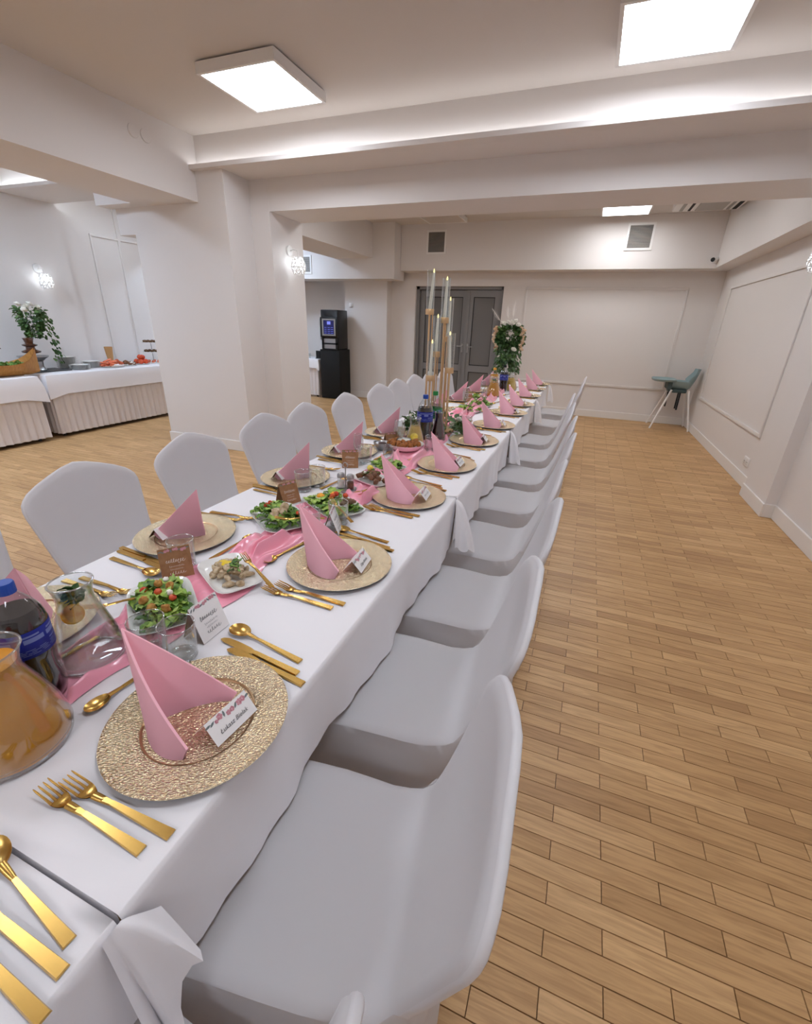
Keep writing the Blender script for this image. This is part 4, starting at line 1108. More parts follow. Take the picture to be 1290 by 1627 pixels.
for k, rzz in enumerate((.4, .8)):
    bm = nb(); V = []
    for i in range(9):
        t = PI * i / 8; V.append([bm.verts.new((.022 * math.cos(t) , .0 + s * .004, .018 * math.sin(t))) for s in (-1, 1)])
    for i in range(8): bm.faces.new((V[i][0], V[i + 1][0], V[i + 1][1], V[i][1]))
    bm.faces.new([v[0] for v in V]); bm.faces.new([v[1] for v in reversed(V)])
    o = obj('lemon_wedge', bm, M['lemon'], r, 30); o.location = (-.012 + .012 * k, -.012 + .008 * k, .03); o.rotation_euler = (-.9, .1, rzz)
s3 = salad(-1.0, 1.275, .255, .165, -.6, 'rocket and lettuce salad with sliced meat on the third plate', [(ROC, 4), (MID, 3), (DRK, 2), (LET, 1)], 110, 3, .05)
bits(s3, 'meat_slice', M['chicken'], [(.03, -.02, .043), (.05, .0, .040), (.02, .015, .045), (.055, -.035, .036)], .02, .4, .4)
bits(s3, 'tomato_half', M['tomato'], [(.07, .05, .032), (-.07, -.01, .036), (-.055, -.03, .036)], .011, .7)
s4 = salad(-.885, 1.48, .285, .165, -.57, 'lettuce bed under the stuffed eggs on the fourth plate', [(LET, 2), (MID, 4)], 64, 4, .022)
def egg(x, y, m, label):
    r = thing('stuffed_egg', label, 'egg', (x, y, TT + .034), rnd.random() * 3, 'stuffed eggs')
    bm = nb(); lathe(bm, [(0, -.012), (.012, -.010), (.019, -.003), (.0215, .004), (.019, .0045), (0, .003)], 20); obj('egg_white', bm, M['eggwhite'], r, 50)
    bm = nb(); ellipsoid(bm, (0, 0, .006), (.016, .016, .010), 14, 8, .5, x * 50); obj('filling', bm, m, r, 60)
egg(-.945, 1.485, M['yolk'], 'stuffed egg with orange yolk cream, nearest the pillar side')
egg(-.905, 1.525, M['yolk'], 'stuffed egg with orange yolk cream behind the other orange one')
egg(-.815, 1.445, M['olive'], 'stuffed egg with dark topping near the plate corner')
egg(-.795, 1.485, M['olive'], 'stuffed egg with dark topping behind its dark-topped twin')
bits(s4, 'tomato_half', M['tomato'], [(.02, .05, .033), (-.005, .02, .038), (.0, .0, .034)], .013, .8)
bits(s4, 'crouton', M['olive'], [(.06, .03, .03), (.08, .04, .028)], .016, .7, .5)
r = thing('roast_meat', 'dark roast meat with garnish on the fifth plate', 'food', (-.87, 1.84, TT + .0085), -.4)
rr = random.Random(12)
for k in range(26):
    x, y = rr.uniform(-.075, .075), rr.uniform(-.04, .04); bm = nb(); ellipsoid(bm, (0, 0, 0), (.018, .013, .012), 10, 7, .5, k); o = obj('meat_piece', bm, M['meat'], r, 60); o.location = (x, y, .010 + .022 * (1 - (x / .08) ** 2)); o.rotation_euler = (rr.random(), 0, k)
for k in range(12): place('herb_leaf', (DRK + ROC)[k % 4], r, (rr.uniform(-.06, .06), rr.uniform(-.03, .03), .036), (rr.uniform(-.5, .5), rr.uniform(-.6, .2), k * 1.9), .7)
bits(r, 'lemon_wedge', M['lemon'], [(-.055, .03, .045)], .017, .9)
bits(r, 'horseradish', M['eggwhite'], [(-.035, -.02, .038), (.02, -.03, .034)], .009, .7)
salad(-.895, 2.06, .19, .13, -.3, 'small green salad behind the roast meat', [(LET, 3), (MID, 3), (DRK, 1)], 46, 6, .032)
# far salads
for k, (x, y, lab) in enumerate(((-.93, 3.95, 'far green salad behind the candle stand'), (-.90, 4.3, 'second far green salad behind the candle stand'), (-.99, 4.62, 'far salad near the orange juice carafe'))):
    china(x, y, .26, .17, .2 * k - .2, 'white plate under the ' + lab); salad(x, y, .245, .155, .2 * k - .2, lab, [(LET, 3), (MID, 3), (DRK, 1)], 40, 20 + k, .04)
# serving forks lying in the dishes
def serve(x, y, z, rz, ry, label):
    p = dup(proto['fork'], (x, y, z), rz, label, 'gold cutlery'); p.rotation_euler = (0, ry, rz); p.scale = (.8, .8, .8)
serve(-.80, .893, TT + .034, -.42, .16, 'gold serving fork resting on the creamy chicken plate')
serve(-1.0, .63, TT + .036, 1.1, .12, 'gold serving fork on the pillar-side edge of the front salad')
serve(-.80, 1.395, TT + .034, -.55, .2, 'gold serving fork resting on the stuffed egg plate')
serve(-.88, 1.235, TT + .046, .75, .1, 'gold serving fork stuck in the rocket salad')
# cruet set
r = thing('cruet_stand', 'small steel cruet stand with glass shakers by the roast meat', 'cruet', (-.935, 1.685, TT + .004))
bm = nb(); lathe(bm, [(0, 0), (.048, 0), (.05, .003), (.048, .006), (0, .006)], 28); tube(bm, [(0, 0, .006), (0, 0, .105)], .0025); tube(bm, [(.012 * math.sin(t * .6), 0, .105 + .012 - .012 * math.cos(t * .6)) for t in range(11)], .002, 6)
obj('stand', bm, M['steel'], r)
for k, dx in enumerate((-.024, .024)):
    j = thing('shaker', 'glass shaker with steel cap, ' + ('pillar side' if k == 0 else 'aisle side') + ' of the cruet stand', 'shaker', (-.935 + dx, 1.685, TT + .0105), 0, 'shakers')
    bm = nb(); lathe(bm, [(0, 0), (.017, 0), (.018, .004), (.0165, .05), (.0165, .052)], 20); obj('glass_body', bm, M['glass'], j)
    bm = nb(); lathe(bm, [(.0175, .050), (.0175, .062), (.013, .070), (0, .072)], 20); obj('cap', bm, M['steel'], j)
    bm = nb(); lathe(bm, [(0, .002), (.0155, .002), (.015, .034), (0, .034)], 18); obj('filling', bm, M['eggwhite'] if k == 0 else M['pastry'], j)
# fritter bowl with dips
def bowl_thing(name, label, cat, x, y, prof, m, sx=1):
    r = thing(name, label, cat, (x, y, TT + .003)); bm = nb(); lathe(bm, prof, 40)
    for v in bm.verts: v.co.x *= sx
    obj('bowl_body', bm, m, r, 60); return r
bowl_thing('oval_bowl', 'white oval bowl full of fritters with a dip dish', 'bowl', -.95, 2.46, [(0, .003), (.05, .003), (.085, .02), (.105, .044), (.108, .045), (.106, .041), (.087, .016), (.05, 0), (0, 0)], M['china'], 1.15).rotation_euler = (0, 0, -.3)
rr = random.Random(31); cnt = 0
for k in range(26):
    a_ = k * 2.4; q = math.sqrt((k + .5) / 26) * .085
    x, y = -.95 + q * 1.1 * math.cos(a_), 2.46 + q * math.sin(a_)
    if math.hypot(x + .965, y - 2.485) < .052: continue
    o = nb(); ellipsoid(o, (0, 0, 0), (.019, .017, .016), 12, 9, .35, k); o = obj('fritter', o, M['nugget'], None, 60); o.location = (x, y, TT + .046 + .012 * (1 - q / .085)); o.rotation_euler = (k, k * .5, k * .3)
    tag(o, 'golden brown fritter in the white oval bowl, ' + ('hidden low in the heap' if k < 6 else 'near its rim' if k > 17 else 'in the middle of the heap'), 'fritter', 'fritters in the bowl')
r = bowl_thing('dip_dish', 'small steel dish of white dip among the fritters', 'dish', -.965, 2.485, [(0, .030), (.030, .030), (.042, .05), (.045, .060), (.043, .060), (.039, .052), (0, .052)], M['steel'])
bm = nb(); lathe(bm, [(0, .0565), (.041, .0555)], 24); obj('dip', bm, M['eggwhite'], r)
r = bowl_thing('sauce_dish', 'small glass and steel sauce dish beside the fritter bowl', 'dish', -1.075, 2.405, [(0, .003), (.03, .003), (.05, .03), (.055, .045), (.053, .045), (.047, .03), (0, .02)], M['steel'])
bm = nb(); lathe(bm, [(0, .033), (.046, .033)], 24); obj('sauce', bm, M['darkjuice'], r)
china(-1.07, 2.62, .2, .13, -.4, 'white plate under the fried strips behind the fritter bowl')
for k in range(12):
    bm = nb(); ellipsoid(bm, (0, 0, 0), (.032, .014, .012), 12, 8, .4, k + 40); o = obj('fried_strip', bm, M['nugget'], None, 60); o.location = (-1.07 + .055 * math.cos(k * 2.4) * (k / 12), 2.62 + .035 * math.sin(k * 2.4) * (k / 12), TT + .022 + .014 * (1 - k / 12) + .006 * (k % 2)); o.rotation_euler = (.2 * k, .1, k * 1.3)
    tag(o, 'golden fried strip on the plate behind the fritter bowl, ' + ('at the heart of the pile' if k < 4 else 'in its second ring' if k < 8 else 'at its outer edge'), 'fried strip', 'fried strips')
r = obj('menu_sheet', box(nb(), -.10, .10, -.14, .14, 0, .0012), M['card'], None, 0); r.location = (-.99, 3.62, TT + .001); r.rotation_euler = (0, 0, .3)
tag(r, 'white paper sheet lying behind the candle stand', 'paper')

# ------------------------------------------------------------------ candle stand
CX, CY = -.955, 3.08
cs = thing('candle_stand', 'tall satin gold candle stand with six glass chimneys on the table', 'candle stand', (CX, CY, TT + .004))
bm = nb(); lathe(bm, [(0, 0), (.135, 0), (.138, .004), (.135, .012), (.06, .016), (0, .016)], 48); obj('base', bm, M['rod'], cs, 40)
CAND = [(-1.064, 3.16, 1.546, 1.810, 'tallest white candle of the stand, on the pillar side'), (-.937, 3.10, 1.495, 1.760, 'second tallest white candle, on the aisle side of the stand'), (-.970, 3.05, 1.281, 1.534, 'white candle at middle height in the front of the stand'), (-.985, 3.0, 1.127, 1.377, 'lowest white candle of the stand, pillar side'), (-.863, 3.04, 1.182, 1.431, 'low white candle of the stand, aisle side'), (-.927, 3.17, 1.377, 1.644, 'white candle at the back of the stand, behind the second tallest')]
for x, y, zc, zf, lab in CAND:
    lx, ly, lz = x - CX, y - CY, zc - TT - .004
    bm = nb(); tube(bm, [(lx, ly, .012), (lx, ly, lz - .016)], .0068, 10); obj('rod', bm, M['rod'], cs)
    bm = nb(); tube(bm, [(lx * .9 + .012, ly * .9 + .006, .012), (lx * .9 + .012, ly * .9 + .006, lz - .017)], .004, 8); obj('rod', bm, M['rod'], cs)
    bm = nb(); lathe(bm, [(0, lz - .018), (.028, lz - .018), (.0295, lz - .014), (.0295, lz + .014), (.028, lz + .018), (.013, lz + .018), (.013, lz + .006), (0, lz + .006)], 24, (lx, ly)); obj('candle_cup', bm, M['rod'], cs, 40)
    bm = nb(); h = zf - zc - .012
    lathe(bm, [(.0275, lz + .018), (.0275, lz + h), (.0262, lz + h), (.0262, lz + .018)], 28, (lx, ly)); obj('glass_chimney', bm, M['glass'], cs, 50)
    c = thing('taper_candle', lab, 'candle', (x, y, zc + .0065), 0, 'led candles in the stand')
    hh = zf - zc - .0065 - .026
    tx = {0: .018, 4: -.010}.get(CAND.index((x, y, zc, zf, lab)), .004)
    bm = nb(); tube(bm, [(0, 0, 0), (tx * .5, 0, hh * .5), (tx, 0, hh)], [.0118, .0100, .0070], 18); obj('wax', bm, M['candle'], c)
    bm = nb(); lathe(bm, [(0, hh - .001), (.0035, hh), (.0055, hh + .007), (.0035, hh + .017), (0, hh + .026)], 12, (tx, 0)); obj('flame', bm, M['flame'], c, 60, 'yellow led flame')
def foliage(parent, me_list, n, shape, rr, sc=(.7, 1.1), name='foliage'):
    """many small leaves joined into one part"""
    bm = nb()
    for k in range(n):
        p, d = shape(rr)
        me = me_list[k % len(me_list)]
        d = Vector(d).normalized(); q = d.to_track_quat('X', 'Z').to_matrix().to_4x4()
        mtx = Matrix.Translation(p) @ q @ Matrix.Rotation(rr.uniform(-1.5, 1.5), 4, 'X') @ Matrix.Scale(rr.uniform(*sc), 4)
        v0 = len(bm.verts); bm.from_mesh(me); bm.verts.ensure_lookup_table()
        for v in bm.verts[v0:]: v.co = mtx @ v.co
    o = obj(name, bm, me_list[0].materials[0], parent, 180); o['kind'] = 'stuff'
    return o
LF1 = [leafmesh('leaf_a', .05, .03, M['leaf'], 0, .4, 5, 3, k) for k in range(2)]
LF2 = [leafmesh('leaf_b', .045, .036, M['leaf2'], 0, .3, 5, 3, k) for k in range(2)]
def rose(parent, loc, rad, m, name='rose', seed=0):
    bm = nb(); rr = random.Random(seed)
    for L_ in range(3):
        n = 4 + L_ * 2
        for k in range(n):
            a = k / n * 6.28 + L_; r0 = rad * (.25 + .3 * L_)
            def f(i, j, a=a, r0=r0, L_=L_):
                u = i / 3; s = -1 + j
                aa = a + s * .5; rr_ = r0 * (.35 + .65 * math.sin(u * PI * .6)); z = rad * (.9 - .2 * L_) * u - rad * .2
                return (rr_ * math.cos(aa) , rr_ * math.sin(aa), z + (-.12 * rad if s else 0))
            grid(bm, 4, 3, f)
    o = obj(name, bm, m, parent, 180); o.location = loc; o.rotation_euler = (rr.uniform(-.7, .7), rr.uniform(-.7, .7), 0); return o
g = thing('greenery_wreath', 'low green wreath with white roses round the candle stand base', 'flowers', (CX, CY, TT + .002))
def ringshape(rr):
    a = rr.uniform(0, 6.28); q = rr.uniform(.155, .225); return Vector((q * math.cos(a), q * math.sin(a), rr.uniform(.005, .085))), (math.cos(a) + rr.uniform(-1, 1), math.sin(a) + rr.uniform(-1, 1), rr.uniform(-.1, .8))
foliage(g, LF1, 130, ringshape, random.Random(1)); foliage(g, LF2, 110, ringshape, random.Random(2))
for k, a in enumerate((-.5, .15, -1.1, -1.9, 2.4, 3.3)): rose(g, (.175 * math.cos(a), .175 * math.sin(a), .07 + .02 * (k % 2)), .028, M['petal'], 'white_rose', k)

# ------------------------------------------------------------------ tall flower centrepiece at the far end
FX, FYc = -.935, 5.92
f_ = thing('flower_centrepiece', 'tall bouquet of white and peach flowers with trailing green leaves', 'flowers', (FX, FYc, TT + .002))
bm = nb(); lathe(bm, [(0, 0), (.07, 0), (.072, .006), (.02, .012), (.011, .03), (.011, .40), (.03, .42), (.075, .44), (.078, .452), (0, .452)], 28); obj('metal_stand', bm, M['white_plastic'], f_)
def ball(rr):
    a = rr.uniform(0, 6.28); e = rr.uniform(-.75, 1); q = math.sqrt(1 - e * e); s = rr.uniform(.55, 1)
    d = Vector((q * math.cos(a), q * math.sin(a), e)); return Vector((d.x * .155, d.y * .155, .585 + d.z * .155)) * 1 if s > 2 else Vector((d.x * .165 * s, d.y * .165 * s, .59 + d.z * .17 * s)), (d.x, d.y, d.z * .6 - .3)
def trail(rr):
    a = rr.uniform(0, 6.28); q = rr.uniform(.02, .16); z = rr.uniform(.17, .55) if math.sin(a * 2 + 1) > -.3 else rr.uniform(.30, .5)
    return Vector((q * math.cos(a), q * math.sin(a), z)), (math.cos(a) + rr.uniform(-.5, .5), math.sin(a), -1.1)
foliage(f_, LF1, 760, ball, random.Random(3)); foliage(f_, LF1, 300, trail, random.Random(4)); foliage(f_, LF2, 420, trail, random.Random(5))
for k, (x, y, z) in enumerate(((-.06, -.10, .745), (-.01, -.12, .755), (.03, -.10, .76), (.10, -.09, .735), (.05, -.02, .775), (-.09, -.03, .75), (.085, -.14, .46))): rose(f_, (x, y, z), .042, M['petal'], 'white_rose', k)
rr = random.Random(8)
for k in range(22):
    s = 1 if k % 2 else -1; t_ = (k // 2) / 10
    rose(f_, (s * (.15 + .02 * math.sin(t_ * 3)) + rr.uniform(-.02, .02), -.07 + rr.uniform(-.03, .03), .70 - .24 * t_), .032, M['peach'], 'peach_blossom', k)
for (x0, z0, x1, z1) in ((-.10, .74, -.24, .91), (.02, .77, .03, .99), (-.03, .77, -.05, .93)):
    bm = nb(); n = 26; rr = random.Random(int(z1 * 100))
    tube(bm, [(x0, -.04, z0), (x1, -.05, z1)], .0014, 5)
    for k in range(n * 2):
        u = .25 + .75 * (k // 2) / n; sgn = 1 if k % 2 else -1; p = Vector((x0 + (x1 - x0) * u, -.045, z0 + (z1 - z0) * u)); d = Vector((x1 - x0, 0, z1 - z0)).normalized(); q = Vector((d.z, 0, -d.x)) * sgn
        e = p + d * .035 + q * .03 * math.sin(PI * min(1, u * 1.02)) + Vector((0, rr.uniform(-.02, .02), 0))
        w = Vector((0, .001, 0)) + d * .0012
        bm.faces.new([bm.verts.new(x) for x in (p - w, p + w, e)])
    obj('feather_plume', bm, M['plume'], f_, 0)

# ------------------------------------------------------------------ high chair in the far corner (tray towards -x)
hc = thing('high_chair', 'grey teal high chair with white legs in the far corner', 'high chair', (1.43, 8.43, 0))
for (x, y, tx, ty) in ((-.285, -.235, -.09, -.15), (-.285, .235, -.09, .15), (.272, -.235, .15, -.15), (.272, .235, .15, .15)):
    l = obj('leg', tube(nb(), [(x, y, 0), (tx, ty, .62)], [.013, .016], 12), M['white_plastic'], hc)
bm = nb()
def shell(i, j, d=0):
    u = i / 14; s = -1 + 2 * j / 12
    if u < .45: x = -.15 + .30 * (u / .45); z = .635 - .012 * (u / .45); w = .15 + .01 * u
    else: v = (u - .45) / .55; x = .15 + .045 * math.sin(v * PI / 2) + .06 * v; z = .623 + .32 * v ** 1.1; w = .165 - .05 * v ** 2
    rise = (abs(s) ** 2.6) * .125 * (1 if u < .5 else max(0, 1 - ((u - .5) / .42) ** 1.3))
    return (x - (abs(s) ** 3) * .05 * (u > .45) + d * (0 if u < .45 else 1), s * w, z + rise - d * (1 if u < .45 else 0))
grid(bm, 15, 13, shell); grid(bm, 15, 13, lambda i, j: shell(i, j, .012))
for j in (0, 12): grid(bm, 15, 2, lambda i, q, j=j: shell(i, j, .012 * q))
for i in (0, 14): grid(bm, 13, 2, lambda j, q, i=i: shell(i, j, .012 * q))
bmesh.ops.remove_doubles(bm, verts=bm.verts, dist=.0003); obj('seat_shell', bm, M['teal'], hc, 60)
bm = nb()
def tray(k, sc, z):
    t = 2 * PI * k / 40; c, s = math.cos(t), math.sin(t); d = (abs(c) ** 3.5 + abs(s) ** 3.5) ** (-1 / 3.5); return (-.215 + .175 * sc * c * d, .235 * sc * s * d, z)
pr = [(.001, .755), (.8, .755), (.88, .770), (.97, .778), (1, .770), (.95, .745), (.85, .738), (.001, .738)]
grid(bm, len(pr), 40, lambda i, j: tray(j, *pr[i]), True); obj('tray', bm, M['teal'], hc, 60)
bm = nb(); box(bm, -.13, .13, -.135, .135, .575, .628, .02, 2); obj('seat_underside', bm, M['darkteal'], hc, 35, 'dark underside of the seat')
bm = nb(); box(bm, -.16, -.10, -.17, .17, .62, .74, .01, 1); obj('tray_bracket', bm, M['darkteal'], hc)
for (x, y, z1) in ((.02, -.12, .33), (.045, -.125, .31), (-.1, .05, .33)):
    bm = nb(); box(bm, x - .012, x + .012, y - .0015, y + .0015, z1, .60); obj('strap', bm, M['strap'], hc, 0, 'black hanging strap')

# ------------------------------------------------------------------ coffee machine corner
cm = thing('coffee_machine', 'tall black coffee vending machine with lit blue screen', 'coffee machine', (-4.735, 8.02, 0))
obj('base_cabinet', box(nb(), -.22, .215, 0, .44, .01, .945, .012, 2), M['blackcloth'], cm)
bm = nb(); box(bm, -.19, .185, .03, .42, .945, 1.66, .014, 2); obj('upper_body', bm, M['black'], cm)
bm = nb(); box(bm, -.19, .185, -.005, .032, 1.17, 1.53, .01, 2); d = obj('front_door', bm, M['black'], cm)
bm = nb(); box(bm, -.14, .15, -.014, -.004, 1.2, 1.225); box(bm, -.14, .15, -.014, -.004, 1.475, 1.5); box(bm, -.14, -.112, -.014, -.004, 1.225, 1.475); box(bm, .122, .15, -.014, -.004, 1.225, 1.475); obj('screen_frame', bm, M['greyplastic'], d, 0, 'grey frame round the screen')
sc = obj('screen', box(nb(), -.112, .122, -.008, -.0045, 1.225, 1.475), M['screen'], d, 0, 'dark screen glowing blue')
bm = nb(); box(bm, -.03, .045, -.0095, -.0078, 1.40, 1.455)
for k in range(4):
    for x in (-.095, -.02, .05): box(bm, x, x + .05, -.0095, -.0078, 1.245 + k * .033, 1.25 + k * .033)
o = obj('screen_symbols', bm, M['screenlit'], cm, 0)
bm = nb(); box(bm, -.13, .14, .02, .034, 1.07, 1.145); box(bm, -.13, .14, .02, .034, .965, 1.04); obj('dispensing_niche', bm, M['steel'], cm, 0, 'steel lined dispensing niches')
bm = nb(); box(bm, -.16, -.13, -.002, .034, .96, 1.16); box(bm, .14, .17, -.002, .034, .96, 1.16); box(bm, -.16, .17, -.002, .034, 1.04, 1.07); box(bm, -.16, .17, -.01, .034, .945, .962); obj('niche_frame', bm, M['black'], cm, 0)
bm = nb(); box(bm, -.215, -.19, .02, .16, 1.12, 1.5, .005, 1); obj('payment_unit', bm, M['steel'], cm)

def pleated(name, x0, y0, x1, y1, z0, z1, parent, amp=.014, wl=.085, m=None):
    bm = nb(); L_ = math.hypot(x1 - x0, y1 - y0); n = int(L_ / .012); dx, dy = (x1 - x0) / L_, (y1 - y0) / L_
    def f(i, j):
        s = L_ * i / n; v = j / 5; a = amp * (.35 + .65 * v) * (math.sin(2 * PI * s / wl + .8 * noise.noise(Vector((s * 3, 0, 0)))) + .3 * math.sin(4.4 * PI * s / wl))
        return (x0 + dx * s + dy * a, y0 + dy * s - dx * a, z1 + (z0 - z1) * v)
    grid(bm, n + 1, 6, f); return obj(name, bm, m or M['skirt'], parent, 180)
def covered_table(name, label, cl_label, x0, x1, y0, y1, z, sides, drop, clothname='tablecloth'):
    t = thing(name, label, 'table', ((x0 + x1) / 2, (y0 + y1) / 2, 0)); a, b = (x1 - x0) / 2, (y1 - y0) / 2
    obj('tabletop', box(nb(), -a + .03, a - .03, -b + .03, b - .03, z - .04, z - .012), M['wood_dark'], t, 0)
    for sx in (-1, 1):
        for sy in (-1, 1): obj('leg', tube(nb(), [(sx * (a - .1), sy * (b - .1), 0), (sx * (a - .1), sy * (b - .1), z - .04)], .018, 10), M['dark'], t)
    for (p, q) in sides: pleated('skirt', p[0] * (a - .012), p[1] * (b - .012), q[0] * (a - .012), q[1] * (b - .012), .045, z - .05, t)
    bm = nb(); n = 12
    ring = [(1, 1), (-1, 1), (-1, -1), (1, -1)]
    def f(i, j):
        k, u = j // n, (j % n) / n; p, q = ring[k], ring[(k + 1) % 4]
        px, py = p[0] + (q[0] - p[0]) * u, p[1] + (q[1] - p[1]) * u
        e = [0, .006, .010, .018, .03][i]; zz = [z, z - .002, z - .010, z - drop * .5, z - drop][i]
        w = .006 * math.sin(j * 1.7) * (i > 2)
        corner = .02 if u == 0 and i > 2 else 0
        return (px * (a + e + w + corner), py * (b + e + w + corner), zz - (corner * 2.5 if i == 4 else 0))
    V = grid(bm, 5, 4 * n, f, True); bm.faces.new(V[0])
    c = obj(clothname, bm, M['cloth'], None, 50); c.location = t.location; tag(c, cl_label, 'tablecloth')
    return t
covered_table('side_table', 'small skirted table beside the coffee machine', 'white cloth on the small table beside the coffee machine', -5.75, -5.02, 8.03, 8.6, .75, [((-1, -1), (1, -1)), ((1, -1), (1, 1))], .17)
r = thing('menu_stand', 'small black upright menu stand on the skirted side table', 'menu stand', (-5.11, 8.2, .751)); obj('board', box(nb(), -.05, .05, -.006, .006, .012, .15, .003, 1), M['black'], r); obj('foot', box(nb(), -.05, .05, -.03, .03, 0, .013, .003, 1), M['black'], r)
put(tum0, (-5.32, 8.18, .751), 0, 'clear glass on the skirted side table', 'clear glasses')

# ------------------------------------------------------------------ buffet along the left wall
BZ = .765
covered_table('buffet_table', 'long pleated buffet table, far part under the plate stacks', 'white cloth on the far part of the buffet', -6.73, -6.03, 3.56, 6.0, BZ, [((1, -1), (1, 1)), ((1, 1), (-1, 1)), ((-1, -1), (1, -1))], .235)
covered_table('buffet_table', 'long pleated buffet table, near part under the wooden boat', 'white cloth with hanging corner on the near part of the buffet', -6.73, -5.985, 1.0, 3.43, BZ, [((1, -1), (1, 1)), ((1, 1), (-1, 1))], .25)
r = thing('salad_boat', 'wooden serving boat filled with green salad on the buffet', 'boat', (-6.19, 3.17, BZ + .002))
bm = nb()
def hull(i, j, d=0):
    u = -1 + 2 * i / 20; s = -1 + 2 * j / 8; w = (.15 - d) * (1 - abs(u) ** 2.6) + .012; sheer = .13 + .14 * max(0, u) ** 3 + .05 * max(0, -u) ** 3
    return (s * w, u * .44, d + (sheer - d) * abs(s) ** 2.2 * 1 + .0 + .12 * max(0, abs(u) - .72) ** 1.2)
grid(bm, 21, 9, hull); grid(bm, 21, 9, lambda i, j: hull(i, j, .012)); obj('hull', bm, M['boat'], r, 50)
bm = nb(); tube(bm, [(0, -.05, .02), (0, -.12, .52)], .011, 8); tube(bm, [(0, -.12, .4), (0, .1, .3)], .006, 6); obj('mast', bm, M['mast'], r)
def fill(rr): return Vector((rr.uniform(-.09, .09), rr.uniform(-.3, .26), rr.uniform(.09, .14))), (rr.uniform(-1, 1), rr.uniform(-1, 1), rr.uniform(0, .6))
s_ = thing('green_salad', 'green salad heaped inside the wooden boat', 'salad', (-6.19, 3.17, BZ + .002)); foliage(s_, MID, 120, fill, random.Random(6), (.7, 1.1), 'salad_leaves')
o = obj('slate_board', box(nb(), -.17, .17, -.25, .25, 0, .014, .003, 1), M['slate'], None); o.location = (-6.45, 3.80, BZ + .001); tag(o, 'dark slate board under the chocolate fountain', 'board')
r = thing('chocolate_fountain', 'tiered brown chocolate fountain on a steel base', 'fountain', (-6.44, 3.72, BZ + .0155))
bm = nb(); lathe(bm, [(0, 0), (.10, 0), (.11, .01), (.10, .02), (.085, .05), (.09, .11), (.125, .14), (.16, .165), (.162, .175), (.15, .17), (.08, .15), (0, .15)], 32); obj('base', bm, M['steel'], r)
bm = nb(); lathe(bm, [(.03, .15), (.035, .2), (.095, .215), (.1, .23), (.05, .25), (.045, .28), (.075, .292), (.08, .305), (.04, .32), (.05, .36), (.06, .38), (.0, .39)], 28); obj('tiers', bm, M['choc'], r, 60)
r = thing('buffet_flowers', 'trailing green bouquet with white roses on the chocolate fountain', 'flowers', (-6.42, 3.80, BZ + .0155 + .397))
def bush(rr):
    a = rr.uniform(0, 6.28); z = rr.uniform(0, .33); q = .06 + .11 * (z / .33); q *= rr.uniform(.4, 1); return Vector((q * math.cos(a), q * math.sin(a), z)), (math.cos(a), math.sin(a), rr.uniform(-1, .4))
def hang(rr):
    t_ = rr.random(); return Vector((.03 + rr.uniform(-.05, .05), .12 + .07 * math.sin(t_ * 2) + rr.uniform(-.05, .05), .27 - .6 * t_)), (rr.uniform(-1, 1), .6, -1.2)
foliage(r, LF1, 430, bush, random.Random(11)); foliage(r, LF2, 90, bush, random.Random(12)); foliage(r, LF1, 90, hang, random.Random(13))
for k, (x, y, z) in enumerate(((.08, -.06, .34), (.02, .02, .37), (.1, .05, .33), (-.03, -.08, .36), (.12, -.11, .3))): rose(r, (x, y, z), .045, M['petal'], 'white_rose', k)
plate0 = thing('dinner_plate', '-', 'plate')
bm = nb(); lathe(bm, [(0, .003), (.075, .003), (.09, .006), (.118, .0125), (.12, .0115), (.09, .003), (.07, 0), (0, 0)], 28); obj('disc', bm, M['china'], plate0, 50)
for si, (x, y, n, s) in enumerate(((-6.58, 4.20, 20, 'tall stack behind'), (-6.33, 4.19, 8, 'low front stack beside the slate board'), (-6.47, 4.45, 11, 'stack beside the salmon'))):
    for k in range(n):
        put(plate0, (x + .002 * math.sin(k * 2.3), y + .002 * math.cos(k * 1.7), BZ + .001 + k * .0072), 0, 'white plate in the ' + s + (', topmost' if k == n - 1 else ', below the topmost one'), 'stacked buffet plates')
def platter(x, y, a, b, label):
    r = thing('serving_platter', label, 'plate', (x, y, BZ + .001)); bm = nb(); lathe(bm, [(0, .004), (.8, .004), (.92, .012), (1, .014), (.9, .006), (.75, 0), (0, 0)], 32)
    for v in bm.verts: v.co.x *= a; v.co.y *= b
    obj('dish', bm, M['china'], r, 60)
platter(-6.30, 4.64, .13, .17, 'white platter under the salmon'); platter(-6.32, 4.92, .1, .11, 'white platter of mixed cold cuts'); platter(-6.36, 5.15, .12, .115, 'white plate under the red tomatoes')
r = thing('salmon_slices', 'orange salmon slices heaped on a white platter', 'food', (-6.30, 4.64, BZ + .007)); rr = random.Random(4)
for k in range(26):
    bm = nb(); ellipsoid(bm, (0, 0, 0), (.05, .028, .012), 10, 7, .5, k); o = obj('salmon_slice', bm, M['salmon'], r, 60); y = rr.uniform(-.12, .12); o.location = (rr.uniform(-.06, .06), y, .024 + .07 * rr.random() * (1 - abs(y) / .2)); o.rotation_euler = (rr.uniform(-.6, .6), rr.uniform(-.5, .5), k)
r = thing('bread_cone', 'tall tapered brown bread basket behind the salmon', 'basket', (-6.62, 4.86, BZ + .001)); bm = nb(); lathe(bm, [(0, 0), (.03, 0), (.055, .25), (.05, .25), (.027, .01), (0, .01)], 20); obj('basket_wall', bm, M['bread'], r)
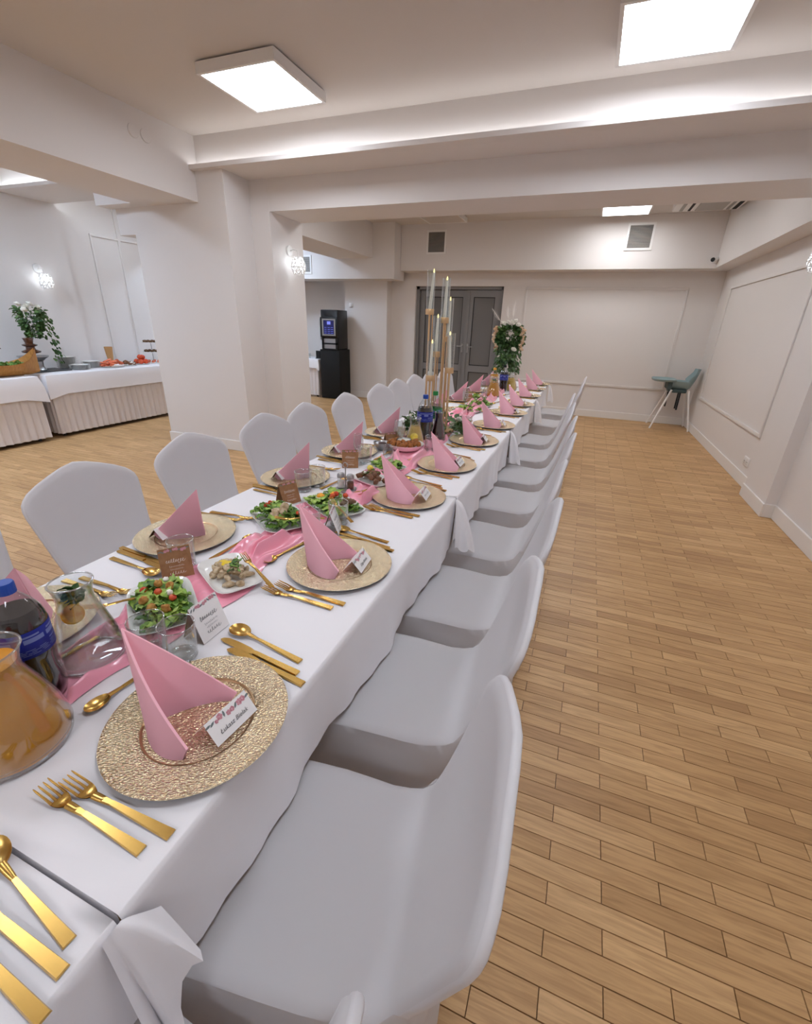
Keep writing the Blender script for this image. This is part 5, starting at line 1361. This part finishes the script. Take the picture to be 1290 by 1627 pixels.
r = thing('cold_cuts', 'mixed cold cuts and olives on a white platter', 'food', (-6.32, 4.92, BZ + .007))
bits(r, 'slice', M['meat'], [(.03 * math.cos(k * 2), .06 * math.sin(k * 2.4), .02 + .01 * (k % 3)) for k in range(7)], .03, .5, .4)
bits(r, 'cheese_slice', M['eggwhite'], [(.04 * math.cos(k * 2 + 1), .05 * math.sin(k * 2.4 + 2), .025) for k in range(5)], .028, .4, .3)
for k, (x, y, z) in enumerate(((0, 0, .05), (.055, .035, .042), (.05, -.045, .042), (-.04, .05, .042), (-.045, -.035, .042), (.0, .03, .10), (.02, -.02, .105))):
    t_ = thing('tomato', 'red tomato in the heap on the buffet plate' + (', one of the two on top' if k > 4 else ''), 'tomato', (-6.36 + x, 5.15 + y, BZ + .004 + z), 0, 'heap of tomatoes')
    bm = nb(); ellipsoid(bm, (0, 0, 0), (.042, .042, .036), 14, 10, .08, k); obj('flesh', bm, M['tomato'], t_)
r = thing('tier_stand', 'glass tiered cake stand with dark pastries at the far end of the buffet', 'cake stand', (-6.42, 5.43, BZ + .001))
bm = nb(); tube(bm, [(0, 0, 0), (0, 0, .31)], .006, 8); obj('stem', bm, M['steel'], r)
for z, q in ((.004, .15), (.16, .13), (.30, .12)):
    bm = nb(); lathe(bm, [(0, z), (q, z), (q + .004, z + .004), (q, z + .007), (0, z + .007)], 28); obj('glass_tier', bm, M['china'], r, 50)
for z, q, n, m, nm in ((.011, .10, 8, M['salmon'], 'pink'), (.167, .09, 9, M['pastry'], 'dark'), (.307, .085, 9, M['pastry'], 'dark')):
    for k in range(n):
        p_ = thing('pastry', nm + ' pastry on the ' + ('bottom' if z < .1 else 'middle' if z < .2 else 'top') + ' tier of the cake stand', 'pastry', (-6.42 + q * math.cos(k / n * 6.28), 5.43 + q * math.sin(k / n * 6.28), BZ + .001 + z + .0005), k, 'pastries on the cake stand')
        bm = nb(); lathe(bm, [(0, 0), (.018, 0), (.024, .018), (.02, .03), (0, .034)], 10); obj('dough', bm, m, p_)
